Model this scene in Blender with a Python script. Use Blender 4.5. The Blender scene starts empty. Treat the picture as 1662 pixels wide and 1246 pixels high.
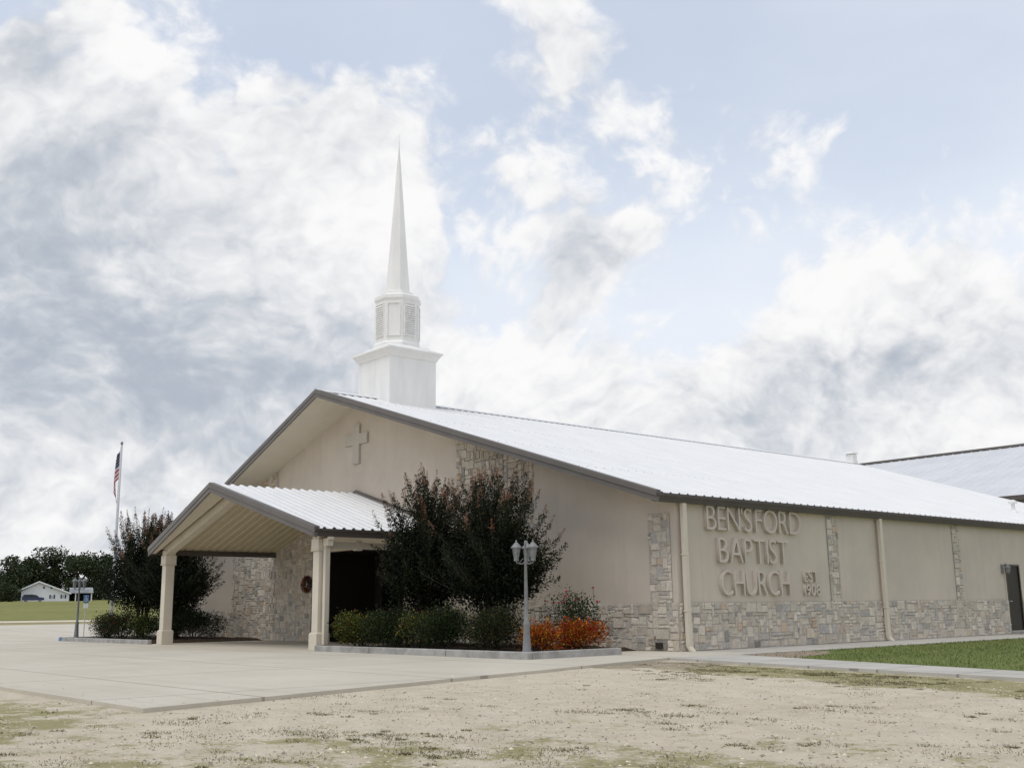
import bpy, bmesh, math, random
from math import radians, sin, cos, pi, sqrt
from mathutils import Vector, Matrix
S = bpy.context.scene
COL = S.collection
# ------------------------------------------------------------------ camera
CAM = Vector((16.9727, -19.6115, 1.0151))
YAW, PITCH, ROLL = 0.8614, 0.2057, -0.0133
cd = bpy.data.cameras.new('camera'); cam = bpy.data.objects.new('camera', cd); COL.objects.link(cam)
d = Vector((-sin(YAW)*cos(PITCH), cos(YAW)*cos(PITCH), sin(PITCH)))
r = Vector((cos(YAW), sin(YAW), 0)); u = r.cross(d)
r2 = r*cos(ROLL)+u*sin(ROLL); u2 = -r*sin(ROLL)+u*cos(ROLL)
cam.matrix_world = Matrix(((r2.x, u2.x, -d.x, CAM.x), (r2.y, u2.y, -d.y, CAM.y), (r2.z, u2.z, -d.z, CAM.z), (0, 0, 0, 1)))
cd.sensor_width = 36; cd.lens = 1747.77*36/1662; cd.clip_start = 0.1; cd.clip_end = 5000
S.camera = cam
# ------------------------------------------------------------------ light and exposure
S.view_settings.view_transform = 'Standard'; S.view_settings.look = 'None'
S.view_settings.exposure = 0.0; S.view_settings.gamma = 1
SUN_DIR = Vector((0.06, -0.50, 1.10)).normalized()          # towards the sun
SUN_EL = math.asin(SUN_DIR.z); SUN_AZ = math.atan2(SUN_DIR.x, SUN_DIR.y)
ld = bpy.data.lights.new('sun', 'SUN'); ld.energy = 1.35; ld.angle = radians(30); ld.color = (1, .95, .87)
sun = bpy.data.objects.new('sun', ld); COL.objects.link(sun)
sun.rotation_euler = SUN_DIR.to_track_quat('Z', 'Y').to_euler()

class NT:
    """small helper for node trees"""
    def __init__(s, tree): s.t = tree; s.n = tree.nodes; s.l = tree.links
    def new(s, typ, **kw):
        n = s.n.new(typ)
        for k, v in kw.items(): setattr(n, k, v)
        return n
    def put(s, sock, v):
        if hasattr(v, 'is_output'): s.l.new(v, sock)
        elif v is not None: sock.default_value = v
    def math(s, op, a, b=None, c=None, clamp=False):
        n = s.new('ShaderNodeMath', operation=op, use_clamp=clamp)
        s.put(n.inputs[0], a)
        if b is not None: s.put(n.inputs[1], b)
        if c is not None: s.put(n.inputs[2], c)
        return n.outputs[0]
    def vec(s, op, a, b=None, scale=None):
        n = s.new('ShaderNodeVectorMath', operation=op); s.put(n.inputs[0], a)
        if b is not None: s.put(n.inputs[1], b)
        if scale is not None: s.put(n.inputs['Scale'], scale)
        return n.outputs['Value'] if op in ('LENGTH', 'DISTANCE', 'DOT_PRODUCT') else n.outputs[0]
    def noise(s, vec, scale, detail=4, rough=.5, dist=0, lac=2.0):
        n = s.new('ShaderNodeTexNoise'); s.put(n.inputs['Vector'], vec)
        n.inputs['Scale'].default_value = scale; n.inputs['Detail'].default_value = detail
        n.inputs['Roughness'].default_value = rough; n.inputs['Distortion'].default_value = dist
        n.inputs['Lacunarity'].default_value = lac
        return n.outputs['Fac'], n.outputs['Color']
    def step(s, v, a, b, lo=0., hi=1.):
        n = s.new('ShaderNodeMapRange', interpolation_type='SMOOTHSTEP'); s.put(n.inputs[0], v)
        n.inputs[1].default_value = a; n.inputs[2].default_value = b; n.inputs[3].default_value = lo; n.inputs[4].default_value = hi
        return n.outputs[0]
    def mix(s, f, a, b, blend='MIX'):
        n = s.new('ShaderNodeMix', data_type='RGBA', blend_type=blend); s.put(n.inputs[0], f)
        s.put(n.inputs[6], a if hasattr(a, 'is_output') else (*a, 1)); s.put(n.inputs[7], b if hasattr(b, 'is_output') else (*b, 1))
        return n.outputs[2]

# ------------------------------------------------------------------ sky: Nishita with broken cloud
W = bpy.data.worlds.new('World'); S.world = W; W.use_nodes = True
t = NT(W.node_tree); t.n.clear()
out = t.new('ShaderNodeOutputWorld')
sky = t.new('ShaderNodeTexSky', sky_type='NISHITA'); sky.sun_disc = False
sky.sun_elevation = SUN_EL; sky.sun_rotation = SUN_AZ; sky.air_density = 1.0; sky.dust_density = 1.0; sky.ozone_density = 2.0
bgs = t.new('ShaderNodeBackground'); t.l.new(sky.outputs[0], bgs.inputs[0]); bgs.inputs[1].default_value = 0.15
dirv = t.vec('NORMALIZE', t.new('ShaderNodeTexCoord').outputs['Generated'])
sep = t.new('ShaderNodeSeparateXYZ'); t.l.new(dirv, sep.inputs[0])
zc = t.math('MAXIMUM', sep.outputs[2], 0.0)
inv = t.math('DIVIDE', 1.0, t.math('ADD', zc, 0.85))
cmb = t.new('ShaderNodeCombineXYZ')
t.l.new(t.math('MULTIPLY', sep.outputs[0], inv), cmb.inputs[0]); t.l.new(t.math('MULTIPLY', sep.outputs[1], inv), cmb.inputs[1]); t.l.new(t.math('MULTIPLY', sep.outputs[2], .55), cmb.inputs[2])
P = cmb.outputs[0]
wf, wc = t.noise(P, 3.0, 5, .55)
wob = t.vec('SUBTRACT', wc, (.5, .5, .5))
Pw = t.vec('ADD', P, t.vec('SCALE', wob, scale=.16))
dw = t.vec('ADD', dirv, t.vec('SCALE', wob, scale=.26))
def blobs(lst):
    """sum of soft cloud masses at fixed directions of the sky, wobbled by noise"""
    acc = None
    for (dx, dy, dz), rad, amp, st in lst:
        v = t.vec('MULTIPLY', t.vec('SUBTRACT', dw, (dx, dy, dz)), (1, 1, st))
        e = t.math('EXPONENT', t.math('MULTIPLY', t.vec('DOT_PRODUCT', v, v), -1/(rad*rad)))
        acc = t.math('MULTIPLY_ADD', e, amp, acc if acc is not None else 0.0)
    return acc
COVER = [((-.885, .292, .363), .16, .26, 1.2), ((-.866, .385, .318), .13, .18, 1.3), ((-.924, .276, .266), .16, .26, 1.4), ((-.839, .463, .286), .12, .22, 1.8),
         ((-.863, .214, .47), .06, .22, 1), ((-.826, .455, .333), .09, .14, 1), ((-.617, .628, .474), .06, .27, 1), ((-.66, .62, .44), .06, .24, 1), ((-.767, .48, .426), .065, .30, 1),
         ((-.685, .664, .298), .06, .36, 1.6), ((-.60, .73, .36), .10, .18, 2), ((-.53, .77, .37), .10, .15, 2.5), ((-.60, .68, .42), .05, .12, 2), ((-.80, .42, .43), .06, .10, 1), ((-.72, .58, .36), .07, .14, 1.5), ((-.49, .829, .271), .10, .24, 1.5), ((-.434, .874, .216), .13, .26, 1.6), ((-.729, .648, .222), .09, .22, 2), ((-.527, .828, .194), .14, .24, 2),
         ((-.9, .35, .14), .25, .24, 1.6), ((-.89, .40, .21), .14, .14, 2), ((-.6, .78, .12), .25, .14, 2), ((-.56, .75, .34), .10, -.04, 1.4),
         ((-.772, .407, .487), .09, -.22, 1), ((-.667, .627, .39), .07, -.12, 1), ((-.487, .752, .444), .13, -.15, 1.2), ((-.60, .72, .345), .09, -.10, 1.6), ((-.56, .72, .52), .12, -.2, 1)]
cover = blobs(COVER)
SC = 5.2
def billow(v):
    # folded noise: rounded heaps with sharp creases between them
    acc = None
    for sc_, am in ((11.0, 1.0), (24.0, .5), (52.0, .25)):
        f, _ = t.noise(v, sc_, 2, .5)
        k = t.math('ABSOLUTE', t.math('SUBTRACT', f, .5))
        acc = t.math('MULTIPLY_ADD', k, am*2, acc if acc is not None else 0.0)
    return acc
b1 = billow(Pw); b2 = billow(t.vec('ADD', Pw, (SUN_DIR.x*.010, SUN_DIR.y*.010, .012)))
bil = t.math('SUBTRACT', b1, .36)
bl = t.math('SUBTRACT', b1, b2)
n1, _ = t.noise(Pw, SC, 12, .64)
up = t.vec('ADD', Pw, (SUN_DIR.x*.03, SUN_DIR.y*.03, .035))
n2, _ = t.noise(up, SC, 12, .64)
m1_, _ = t.noise(Pw, SC*3.2, 8, .6)
dens = t.math('ADD', t.math('MULTIPLY_ADD', t.math('SUBTRACT', n1, .5), 1.25, .47), cover)
dens = t.math('MULTIPLY_ADD', bil, .36, dens)
dens = t.math('ADD', dens, t.step(zc, .27, .10, 0, .15))
cmask = t.step(dens, .44, .63)
thick = t.step(dens, .52, 1.0)
lit = t.math('MULTIPLY_ADD', bl, 1.0, t.math('MULTIPLY', t.math('SUBTRACT', n1, n2), 1.7))
DARK = [((-.924, .276, .275), .17, .30, 1.6), ((-.885, .292, .363), .13, .22, 1.2), ((-.84, .463, .275), .10, .22, 3), ((-.87, .43, .21), .12, .30, 2.2), ((-.863, .214, .47), .06, .55, 1),
        ((-.434, .874, .216), .10, .22, 1.6), ((-.527, .828, .185), .10, .22, 2), ((-.685, .664, .298), .05, .30, 1.6), ((-.899, .389, .201), .12, .18, 2), ((-.90, .33, .30), .22, .14, 1.5), ((-.617, .628, .474), .06, .22, 1), ((-.66, .62, .42), .05, .18, 1),((-.767, .48, .42), .05, .14, 1),
        ((-.49, .829, .285), .08, -.35, 1.4), ((-.72, .66, .225), .09, -.35, 2), ((-.826, .455, .338), .06, -.30, 1), ((-.787, .507, .352), .05, -.25, 1), ((-.842, .269, .468), .06, -.35, 1), ((-.55, .8, .15), .22, .16, 2.5), ((-.92, .36, .13), .22, .24, 2)]
dark = blobs(DARK)
shade = t.math('ADD', t.math('MULTIPLY_ADD', thick, .30, dark), -.08)
shade = t.math('SUBTRACT', shade, lit)
shade = t.math('MULTIPLY_ADD', bil, -.22, shade)
shade = t.math('MULTIPLY_ADD', t.math('SUBTRACT', m1_, .5), -1.25, shade)
shade = t.math('MULTIPLY_ADD', t.math('SUBTRACT', n1, .5), -.5, shade)
shade = t.step(shade, -.35, 1.25)
ccol = t.mix(shade, (.97, .965, .965), (.45, .50, .575))
bgc = t.new('ShaderNodeBackground'); t.l.new(ccol, bgc.inputs[0]); bgc.inputs[1].default_value = 1.0
# high thin veil whitening the blue
vf, _ = t.noise(t.vec('MULTIPLY', P, (1, 1, 3)), 1.1, 6, .55)
veil = t.step(vf, .30, .72, .58, .92)
veil = t.math('ADD', veil, t.step(zc, .10, .42, .45, .0), clamp=True)
bgv = t.new('ShaderNodeBackground'); bgv.inputs[0].default_value = (.82, .875, .965, 1); bgv.inputs[1].default_value = 1.0
m0 = t.new('ShaderNodeMixShader'); t.put(m0.inputs[0], veil); t.l.new(bgs.outputs[0], m0.inputs[1]); t.l.new(bgv.outputs[0], m0.inputs[2])
m1 = t.new('ShaderNodeMixShader'); t.put(m1.inputs[0], cmask); t.l.new(m0.outputs[0], m1.inputs[1]); t.l.new(bgc.outputs[0], m1.inputs[2])
t.l.new(m1.outputs[0], out.inputs[0])

# ------------------------------------------------------------------ helpers
class MB:
    """collects faces of one mesh"""
    def __init__(s): s.v = []; s.f = []; s.c = []; s.cur = (1, 1, 1)
    def poly(s, pts):
        i = len(s.v); s.v += [tuple(p) for p in pts]; s.f.append(tuple(range(i, i+len(pts)))); s.c.append(s.cur)
    def hexa(s, b, tp):            # bottom 4 and top 4, both counter-clockwise from above
        i = len(s.v); s.v += [tuple(p) for p in b]+[tuple(p) for p in tp]
        for f in ((3, 2, 1, 0), (4, 5, 6, 7), (0, 1, 5, 4), (1, 2, 6, 5), (2, 3, 7, 6), (3, 0, 4, 7)):
            s.f.append(tuple(i+k for k in f)); s.c.append(s.cur)
    def box(s, a, b):
        (x0, y0, z0), (x1, y1, z1) = a, b
        q = lambda z: [(x0, y0, z), (x1, y0, z), (x1, y1, z), (x0, y1, z)]
        s.hexa(q(z0), q(z1))
    def prism(s, prof, axis_a, axis_b):       # prof: list of points at a ; extruded by vector
        n = len(prof); i = len(s.v)
        s.v += [tuple(Vector(p)+Vector(axis_a)) for p in prof]+[tuple(Vector(p)+Vector(axis_b)) for p in prof]
        s.f.append(tuple(range(i+n-1, i-1, -1))); s.f.append(tuple(range(i+n, i+2*n))); s.c += [s.cur, s.cur]
        for k in range(n):
            s.f.append((i+k, i+(k+1) % n, i+n+(k+1) % n, i+n+k)); s.c.append(s.cur)
    def tube(s, pts, rads, n=8, cap=True):
        pts = [Vector(p) for p in pts]
        if not hasattr(rads, '__len__'): rads = [rads]*len(pts)
        i = len(s.v)
        for k, p in enumerate(pts):
            tg = (pts[min(k+1, len(pts)-1)]-pts[max(k-1, 0)]).normalized()
            a = tg.orthogonal().normalized() if abs(tg.z) < .99 else Vector((1, 0, 0))
            if abs(tg.z) < .99: a = Vector((0, 0, 1)).cross(tg).normalized()
            b = tg.cross(a)
            for j in range(n):
                an = 2*pi*(j+.5)/n; s.v.append(tuple(p+(a*cos(an)+b*sin(an))*rads[k]))
        for k in range(len(pts)-1):
            for j in range(n):
                s.f.append((i+k*n+j, i+k*n+(j+1) % n, i+(k+1)*n+(j+1) % n, i+(k+1)*n+j)); s.c.append(s.cur)
        if cap:
            s.f.append(tuple(i+j for j in range(n-1, -1, -1))); s.f.append(tuple(i+(len(pts)-1)*n+j for j in range(n))); s.c += [s.cur]*2
    def lathe(s, prof, c, n=12, rot=0.):       # prof: (radius, z)
        s.tube_l([(c[0], c[1], c[2]+z) for rr, z in prof], [rr for rr, z in prof], n, rot)
    def tube_l(s, pts, rads, n, rot):
        i = len(s.v)
        for p, rr in zip(pts, rads):
            for j in range(n):
                an = 2*pi*(j+rot)/n; s.v.append((p[0]+cos(an)*rr, p[1]+sin(an)*rr, p[2]))
        for k in range(len(pts)-1):
            for j in range(n):
                s.f.append((i+k*n+j, i+k*n+(j+1) % n, i+(k+1)*n+(j+1) % n, i+(k+1)*n+j)); s.c.append(s.cur)
        s.f.append(tuple(i+j for j in range(n-1, -1, -1))); s.f.append(tuple(i+(len(pts)-1)*n+j for j in range(n))); s.c += [s.cur]*2
    def leaf(s, p, dr, nrm, ln, wd):
        sd = dr.cross(nrm)
        if sd.length < 1e-4: sd = dr.orthogonal()
        sd = sd.normalized()*wd*.5; m = p+dr*ln*.45
        i = len(s.v); q = nrm*wd*.18
        s.v += [tuple(p), tuple(m+sd+q), tuple(p+dr*ln), tuple(m-sd+q)]
        s.f += [(i, i+1, i+2), (i, i+2, i+3)]; s.c += [s.cur]*2
    def build(s, name, mat, parent=None, loc=None, smooth=False, colour=False):
        me = bpy.data.meshes.new(name); me.from_pydata(s.v, [], s.f); me.update()
        if colour:
            at = me.attributes.new('Col', 'FLOAT_COLOR', 'FACE')
            at.data.foreach_set('color', [x for c in s.c for x in (*c, 1)])
        if smooth: me.polygons.foreach_set('use_smooth', [True]*len(me.polygons))
        me.materials.append(mat)
        o = bpy.data.objects.new(name, me); COL.objects.link(o)
        if parent: o.parent = parent
        if loc: o.location = loc
        return o
def tag(o, label=None, cat=None, group=None, kind=None):
    if label: o['label'] = label
    if cat: o['category'] = cat
    if group: o['group'] = group
    if kind: o['kind'] = kind
    return o
def thing(name, label, cat, loc=(0, 0, 0), group=None, rz=0):
    o = bpy.data.objects.new(name, None); COL.objects.link(o); o.location = loc; o.rotation_euler.z = rz
    o.empty_display_size = .2
    return tag(o, label, cat, group)
def bevel(o, w, seg=2):
    m = o.modifiers.new('bevel', 'BEVEL'); m.width = w; m.segments = seg; m.limit_method = 'ANGLE'; m.angle_limit = radians(40); return o

# ------------------------------------------------------------------ materials
def mat(name, col=(.5, .5, .5), rough=.7, var=.0, vscale=3., bump=0., bscale=40., spec=.3, metal=0., col2=None, attr=False, stretch=None, bdist=.01):
    m = bpy.data.materials.new(name); m.use_nodes = True
    q = NT(m.node_tree); b = q.n['Principled BSDF']
    b.inputs['Roughness'].default_value = rough; b.inputs['Specular IOR Level'].default_value = spec; b.inputs['Metallic'].default_value = metal
    pos = q.new('ShaderNodeNewGeometry').outputs['Position']
    if stretch: pos = q.vec('MULTIPLY', pos, stretch)
    base = None
    if attr:
        a = q.new('ShaderNodeAttribute', attribute_name='Col'); base = a.outputs['Color']
        if var:
            f, _ = q.noise(pos, vscale, 6, .6)
            base = q.mix(1.0, base, q.mix(f, (1-var,)*3, (1+var,)*3), 'MULTIPLY')
    elif var:
        f, _ = q.noise(pos, vscale, 8, .62); f = q.step(f, .3, .7)
        base = q.mix(f, tuple(c*(1-var) for c in (col2 or col)), tuple(c*(1+var) for c in col))
    if base is not None: q.l.new(base, b.inputs['Base Color'])
    else: b.inputs['Base Color'].default_value = (*col, 1)
    if bump:
        f, _ = q.noise(pos, bscale, 5, .6)
        bp = q.new('ShaderNodeBump'); bp.inputs['Strength'].default_value = bump; bp.inputs['Distance'].default_value = bdist
        q.l.new(f, bp.inputs['Height']); q.l.new(bp.outputs[0], b.inputs['Normal'])
    return m
M = {}
M['stucco'] = mat('stucco', (.572, .503, .418), .9, .065, .55, .5, 55, .2)
q = NT(M['stucco'].node_tree); bs = q.n['Principled BSDF']; lk = bs.inputs['Base Color'].links[0]; src = lk.from_socket
ps = q.new('ShaderNodeNewGeometry').outputs['Position']
fa, _ = q.noise(q.vec('MULTIPLY', ps, (5.5, 5.5, .22)), 1.0, 5, .6); fb, _ = q.noise(ps, 7, 6, .7); sp_ = q.new('ShaderNodeSeparateXYZ'); q.l.new(ps, sp_.inputs[0])
c_ = q.mix(q.step(fa, .52, .74, 0, .16), src, (.33, .30, .25)); c_ = q.mix(q.step(fb, .55, .8, 0, .14), c_, (.38, .34, .28))
q.l.new(c_, bs.inputs['Base Color'])
M['letter'] = mat('letter_foam', (.575, .515, .44), .85, .04, 3, .2, 60, .2)
M['stone'] = mat('veneer_stone', rough=.9, var=.38, vscale=11, attr=True, bump=.9, bscale=18, bdist=.03, spec=.2)
M['mortar'] = mat('mortar', (.36, .33, .29), .95, .15, 6, .3, 60, .1)
M['white_metal'] = mat('white_roof_metal', (.72, .718, .71), .45, .04, .7, 0, spec=.45, stretch=(1, 3, 1))
M['taupe'] = mat('taupe_trim', (.125, .112, .10), .45, .08, 1.2, spec=.4)
M['gutter'] = mat('gutter_brown', (.085, .073, .066), .42, .08, 1.2, spec=.45)
M['soffit'] = mat('cream_soffit', (.62, .565, .455), .6, .03, 2, spec=.3)
M['tan_metal'] = mat('tan_ceiling_metal', (.60, .52, .36), .5, .03, 2, spec=.35)
M['cream'] = mat('cream_paint', (.62, .56, .455), .55, .04, 2, .1, 80, .35)
M['steeple'] = mat('white_fibreglass', (.80, .79, .765), .45, .05, 1.5, spec=.4, stretch=(2, 2, .4))
M['louvre'] = mat('louvre_white', (.80, .79, .765), .5, .05, 4)
M['dark_door'] = mat('bronze_door', (.030, .024, .02), .45, .1, 5, spec=.4)
M['glass'] = mat('dark_glass', (.006, .006, .007), .08, spec=.4)
M['recess'] = mat('recess_shade', (.02, .016, .013), .8, .1, 5)  # near-black colour carries the deep shade of the entrance, floor included
M['lamp_grey'] = mat('lamp_grey_paint', (.19, .19, .19), .5, .12, 9, spec=.4)
M['lamp_dark'] = mat('lamp_dark_paint', (.16, .17, .17), .5, .1, 9, spec=.4)
M['lamp_glass'] = mat('lamp_frosted_glass', (.22, .225, .23), .25, .25, 18, spec=.5)
M['kerb'] = mat('kerb_concrete', (.33, .32, .30), .9, .22, 3.2, .4, 60, .2)
M['soil'] = mat('mulch', (.05, .035, .025), .95, .4, 12, 1., 30, .1, bdist=.03)
M['pole'] = mat('pole_aluminium', (.42, .43, .45), .4, .05, 4, spec=.5)
M['leaf'] = mat('leaf', rough=.6, attr=True, var=.0, spec=.10)
M['petal'] = mat('petal', rough=.7, attr=True)
M['bark'] = mat('crape_bark', (.075, .058, .044), .8, .4, 14, .4, 30)
M['dark_bark'] = mat('oak_bark', (.05, .042, .035), .9, .3, 3, .6, 8)
M['flag'] = mat('flag_cloth', rough=.85, attr=True)
M['house'] = mat('white_siding', (.74, .74, .76), .6, .03, .6)
M['house_roof'] = mat('grey_shingle', (.30, .31, .33), .85, .2, .8)
M['shutter'] = mat('blue_shutter', (.03, .04, .09), .6, .1, 3)
M['car_paint'] = mat('car_paint', (.02, .035, .09), .3, .05, 2, spec=.5)
M['tyre'] = mat('tyre_rubber', (.02, .02, .02), .9, .1, 9)
M['blue_paint'] = mat('blue_paint', (.10, .19, .38), .7, .25, 5)
M['white_paint'] = mat('white_paint', (.75, .76, .78), .6, .05, 5)
M['metal_siding'] = mat('beige_metal_siding', (.56, .53, .46), .5, .04, .6, spec=.35)
M['grey_white_roof'] = mat('weathered_roof_metal', (.60, .605, .615), .5, .06, .5, spec=.4)
M['lawn_blade'] = mat('grass_blade', rough=.7, attr=True)
M['pebble'] = mat('pebble', rough=.9, attr=True)

def ground_mat():
    m = bpy.data.materials.new('gravel'); m.use_nodes = True; q = NT(m.node_tree); b = q.n['Principled BSDF']
    b.inputs['Roughness'].default_value = .95; b.inputs['Specular IOR Level'].default_value = .15
    pos = q.new('ShaderNodeNewGeometry').outputs['Position']
    f1, _ = q.noise(pos, 38, 4, .65); f2, _ = q.noise(pos, .45, 6, .6); f3, _ = q.noise(pos, 5, 6, .65); f4, _ = q.noise(pos, 110, 3, .7)
    c = q.mix(q.step(f2, .3, .7), (.535, .455, .335), (.615, .535, .412))
    c = q.mix(q.step(f3, .35, .7), c, (.63, .57, .45))
    f7, _ = q.noise(pos, 1.9, 7, .7); c = q.mix(q.step(f7, .45, .72, 0, .55), c, (.42, .36, .27))
    c = q.mix(q.step(f1, .56, .72, 0, .75), c, (.27, .235, .18))
    c = q.mix(q.step(f4, .62, .8, 0, .6), c, (.70, .65, .56))
    c = q.mix(q.step(f4, .44, .25, 0, .7), c, (.22, .19, .155))
    # thin weeds: more of them along the walk and in the near left corner
    s = q.new('ShaderNodeSeparateXYZ'); q.l.new(pos, s.inputs[0])
    x, y = s.outputs[0], s.outputs[1]
    dwalk = q.math('ABSOLUTE', q.math('ADD', y, q.math('MULTIPLY_ADD', q.math('SUBTRACT', x, 1.8), .24, 3.5)))   # distance beside the walk
    z1 = q.math('MULTIPLY', q.step(dwalk, 2.3, .2), q.step(x, .8, 3.0))
    dcor = q.vec('DISTANCE', pos, (4.0, -18.3, -.05)); z2 = q.step(dcor, 5.2, 1.4)
    near = q.vec('DISTANCE', pos, (13.0, -17.2, 0.)); z3 = q.step(near, 8.0, 3.0, 0, .62)
    z4 = q.math('MULTIPLY', q.step(q.vec('DISTANCE', pos, (2.6, -4.0, -.05)), 2.6, .6), .9)
    zz = q.math('MAXIMUM', q.math('MAXIMUM', z1, z2), q.math('MAXIMUM', z3, z4))
    w1, _ = q.noise(pos, 1.6, 6, .65); w2, _ = q.noise(pos, 14, 3, .6)
    wm = q.step(q.math('ADD', q.math('MULTIPLY_ADD', zz, .40, w1), q.math('MULTIPLY', q.math('SUBTRACT', w2, .5), .35)), .66, .82)
    g = q.mix(w2, (.19, .175, .06), (.32, .29, .12))
    g = q.mix(z4, g, (.26, .21, .15))
    # two worn wheel tracks, bare and slightly darker
    tr_ = q.math('ABSOLUTE', q.math('SUBTRACT', q.math('PINGPONG', q.math('ADD', q.math('MULTIPLY_ADD', x, .62, y), q.math('MULTIPLY', f2, .9)), .95), .45))
    trk = q.math('MULTIPLY', q.step(tr_, .28, .05), q.step(q.vec('DISTANCE', pos, (9.5, -11.5, 0)), 6.0, 3.0))
    c = q.mix(q.math('MULTIPLY', trk, .30), c, (.47, .415, .305))
    c = q.mix(q.math('MULTIPLY', wm, .8), c, g)
    q.l.new(c, b.inputs['Base Color'])
    bp = q.new('ShaderNodeBump'); bp.inputs['Strength'].default_value = .9; bp.inputs['Distance'].default_value = .02
    q.l.new(q.math('ADD', f1, q.math('MULTIPLY', f4, .4)), bp.inputs['Height']); q.l.new(bp.outputs[0], b.inputs['Normal'])
    return m
M['gravel'] = ground_mat()
def slab_mat(name, c0, c1, jx, jy, joints=True):
    m = bpy.data.materials.new(name); m.use_nodes = True; q = NT(m.node_tree); b = q.n['Principled BSDF']
    b.inputs['Roughness'].default_value = .85; b.inputs['Specular IOR Level'].default_value = .25
    pos = q.new('ShaderNodeNewGeometry').outputs['Position']
    f1, _ = q.noise(pos, .35, 7, .6); f2, _ = q.noise(pos, 4, 8, .65); f3, _ = q.noise(pos, 70, 3, .6)
    c = q.mix(q.step(f1, .3, .7), c0, c1)
    c = q.mix(q.step(f2, .45, .75, 0, .3), c, tuple(v*.82 for v in c0))
    c = q.mix(q.step(f3, .55, .8, 0, .25), c, tuple(v*.7 for v in c0))
    if joints:
        br = q.new('ShaderNodeTexBrick'); br.offset = 0; br.squash = 1
        q.l.new(q.vec('ADD', pos, (jx[1], jy[1], 0)), br.inputs['Vector'])
        br.inputs['Scale'].default_value = 1; br.inputs['Brick Width'].default_value = jx[0]; br.inputs['Row Height'].default_value = jy[0]
        br.inputs['Mortar Size'].default_value = .03; br.inputs['Mortar Smooth'].default_value = .4
        c = q.mix(q.math('MULTIPLY', br.outputs['Fac'], .75), c, tuple(v*.45 for v in c0))
    # long faint wear streaks where cars pass, and small dark spots
    f5, _ = q.noise(q.vec('MULTIPLY', pos, (.10, 1.3, 1)), 1.2, 6, .6); c = q.mix(q.step(f5, .5, .72, 0, .28), c, tuple(v*.68 for v in c0))
    f6, _ = q.noise(pos, 1.7, 2, .4); c = q.mix(q.step(f6, .72, .78, 0, .35), c, tuple(v*.5 for v in c0))
    q.l.new(c, b.inputs['Base Color'])
    bp = q.new('ShaderNodeBump'); bp.inputs['Strength'].default_value = .25; bp.inputs['Distance'].default_value = .01
    q.l.new(f3, bp.inputs['Height']); q.l.new(bp.outputs[0], b.inputs['Normal'])
    return m
M['slab'] = slab_mat('concrete_slab', (.50, .458, .372), (.56, .515, .43), (4.6, 1.2), (3.65, 2.1))
M['walk'] = slab_mat('concrete_walk', (.43, .405, .36), (.50, .475, .425), (1.52, .3), (1.52, .6))
def grass_mat(name, a, b_, c_, sc=1.):
    m = bpy.data.materials.new(name); m.use_nodes = True; q = NT(m.node_tree); b = q.n['Principled BSDF']
    b.inputs['Roughness'].default_value = .9; b.inputs['Specular IOR Level'].default_value = .1
    pos = q.new('ShaderNodeNewGeometry').outputs['Position']
    f1, _ = q.noise(pos, .5*sc, 6, .65); f2, _ = q.noise(pos, 9*sc, 5, .7)
    c = q.mix(q.step(f1, .3, .7), a, b_); c = q.mix(q.step(f2, .35, .7, 0, .75), c, c_)
    q.l.new(c, b.inputs['Base Color'])
    bp = q.new('ShaderNodeBump'); bp.inputs['Strength'].default_value = 1; bp.inputs['Distance'].default_value = .04
    q.l.new(f2, bp.inputs['Height']); q.l.new(bp.outputs[0], b.inputs['Normal'])
    return m
M['lawn'] = grass_mat('lawn_green', (.125, .17, .045), (.20, .215, .07), (.085, .12, .032))
M['field'] = grass_mat('field_grass', (.19, .19, .06), (.26, .245, .085), (.13, .145, .045), .12)
M['verge'] = grass_mat('dry_verge', (.30, .26, .13), (.36, .31, .18), (.24, .21, .10), .3)
M['sand'] = mat('pale_sand', (.56, .50, .36), .95, .1, .5)

# ------------------------------------------------------------------ terrain
LD = Vector((-.956, .295)).normalized(); TD = Vector((-LD.y, LD.x)); C2 = Vector((CAM.x, CAM.y))
TD = Vector((-.295, -.956)).normalized()
def st(s, tt, dz=0.):
    p = C2+LD*s+TD*tt; return (p.x, p.y, terr(s)+dz)
def terr(s): return 0.0 if s < 50 else .0185*(min(s, 330)-50)
def sheet(name, sl, t0, t1, dz, m, label=None, thick=0):
    b = MB()
    for i in range(len(sl)-1):
        b.poly([st(sl[i], t1, dz), st(sl[i], t0, dz), st(sl[i+1], t0, dz), st(sl[i+1], t1, dz)][::-1])
    o = b.build(name, m); tag(o, kind='structure'); return o
sheet('ground', [-1500, -300, 0, 50, 74, 85, 130, 200, 330, 3000], -2500, 2500, -.05, M['gravel'])
sheet('lawn', [84.6, 130, 200, 330, 900], -420, 420, .03, M['field'])
sheet('grass_verge', [74, 79], -400, 300, -.01, M['verge'])
sheet('sand_strip', [79, 84.6], -400, 300, .01, M['sand'])
def poly_slab(name, pts, m, z=0., th=.06):
    b = MB(); b.poly([(x, y, z) for x, y in pts]); n = len(pts)
    for i in range(n):
        (x0, y0), (x1, y1) = pts[i], pts[(i+1) % n]; b.poly([(x0, y0, z-th), (x1, y1, z-th), (x1, y1, z), (x0, y0, z)])
    o = b.build(name, m); tag(o, kind='structure'); return o
rnd = random.Random(11)
edge = [(4.99+(1.8-4.99)*k/14+rnd.uniform(-.03, .03)*(0 < k < 14), -14.72+(-2.47+14.72)*k/14) for k in range(15)]
poly_slab('forecourt', [(-33.9, -14.72)]+[(-33.9+(4.99+33.9)*k/20, -14.72+rnd.uniform(-.025, .025)) for k in range(1, 20)]+edge+[(1.8, .3), (-27.85, .3), (-27.85, 4.9)], M['slab'])
sheet('parking_lot', [50.01, 74], -40, 12.5, 0, M['slab'])
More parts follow.
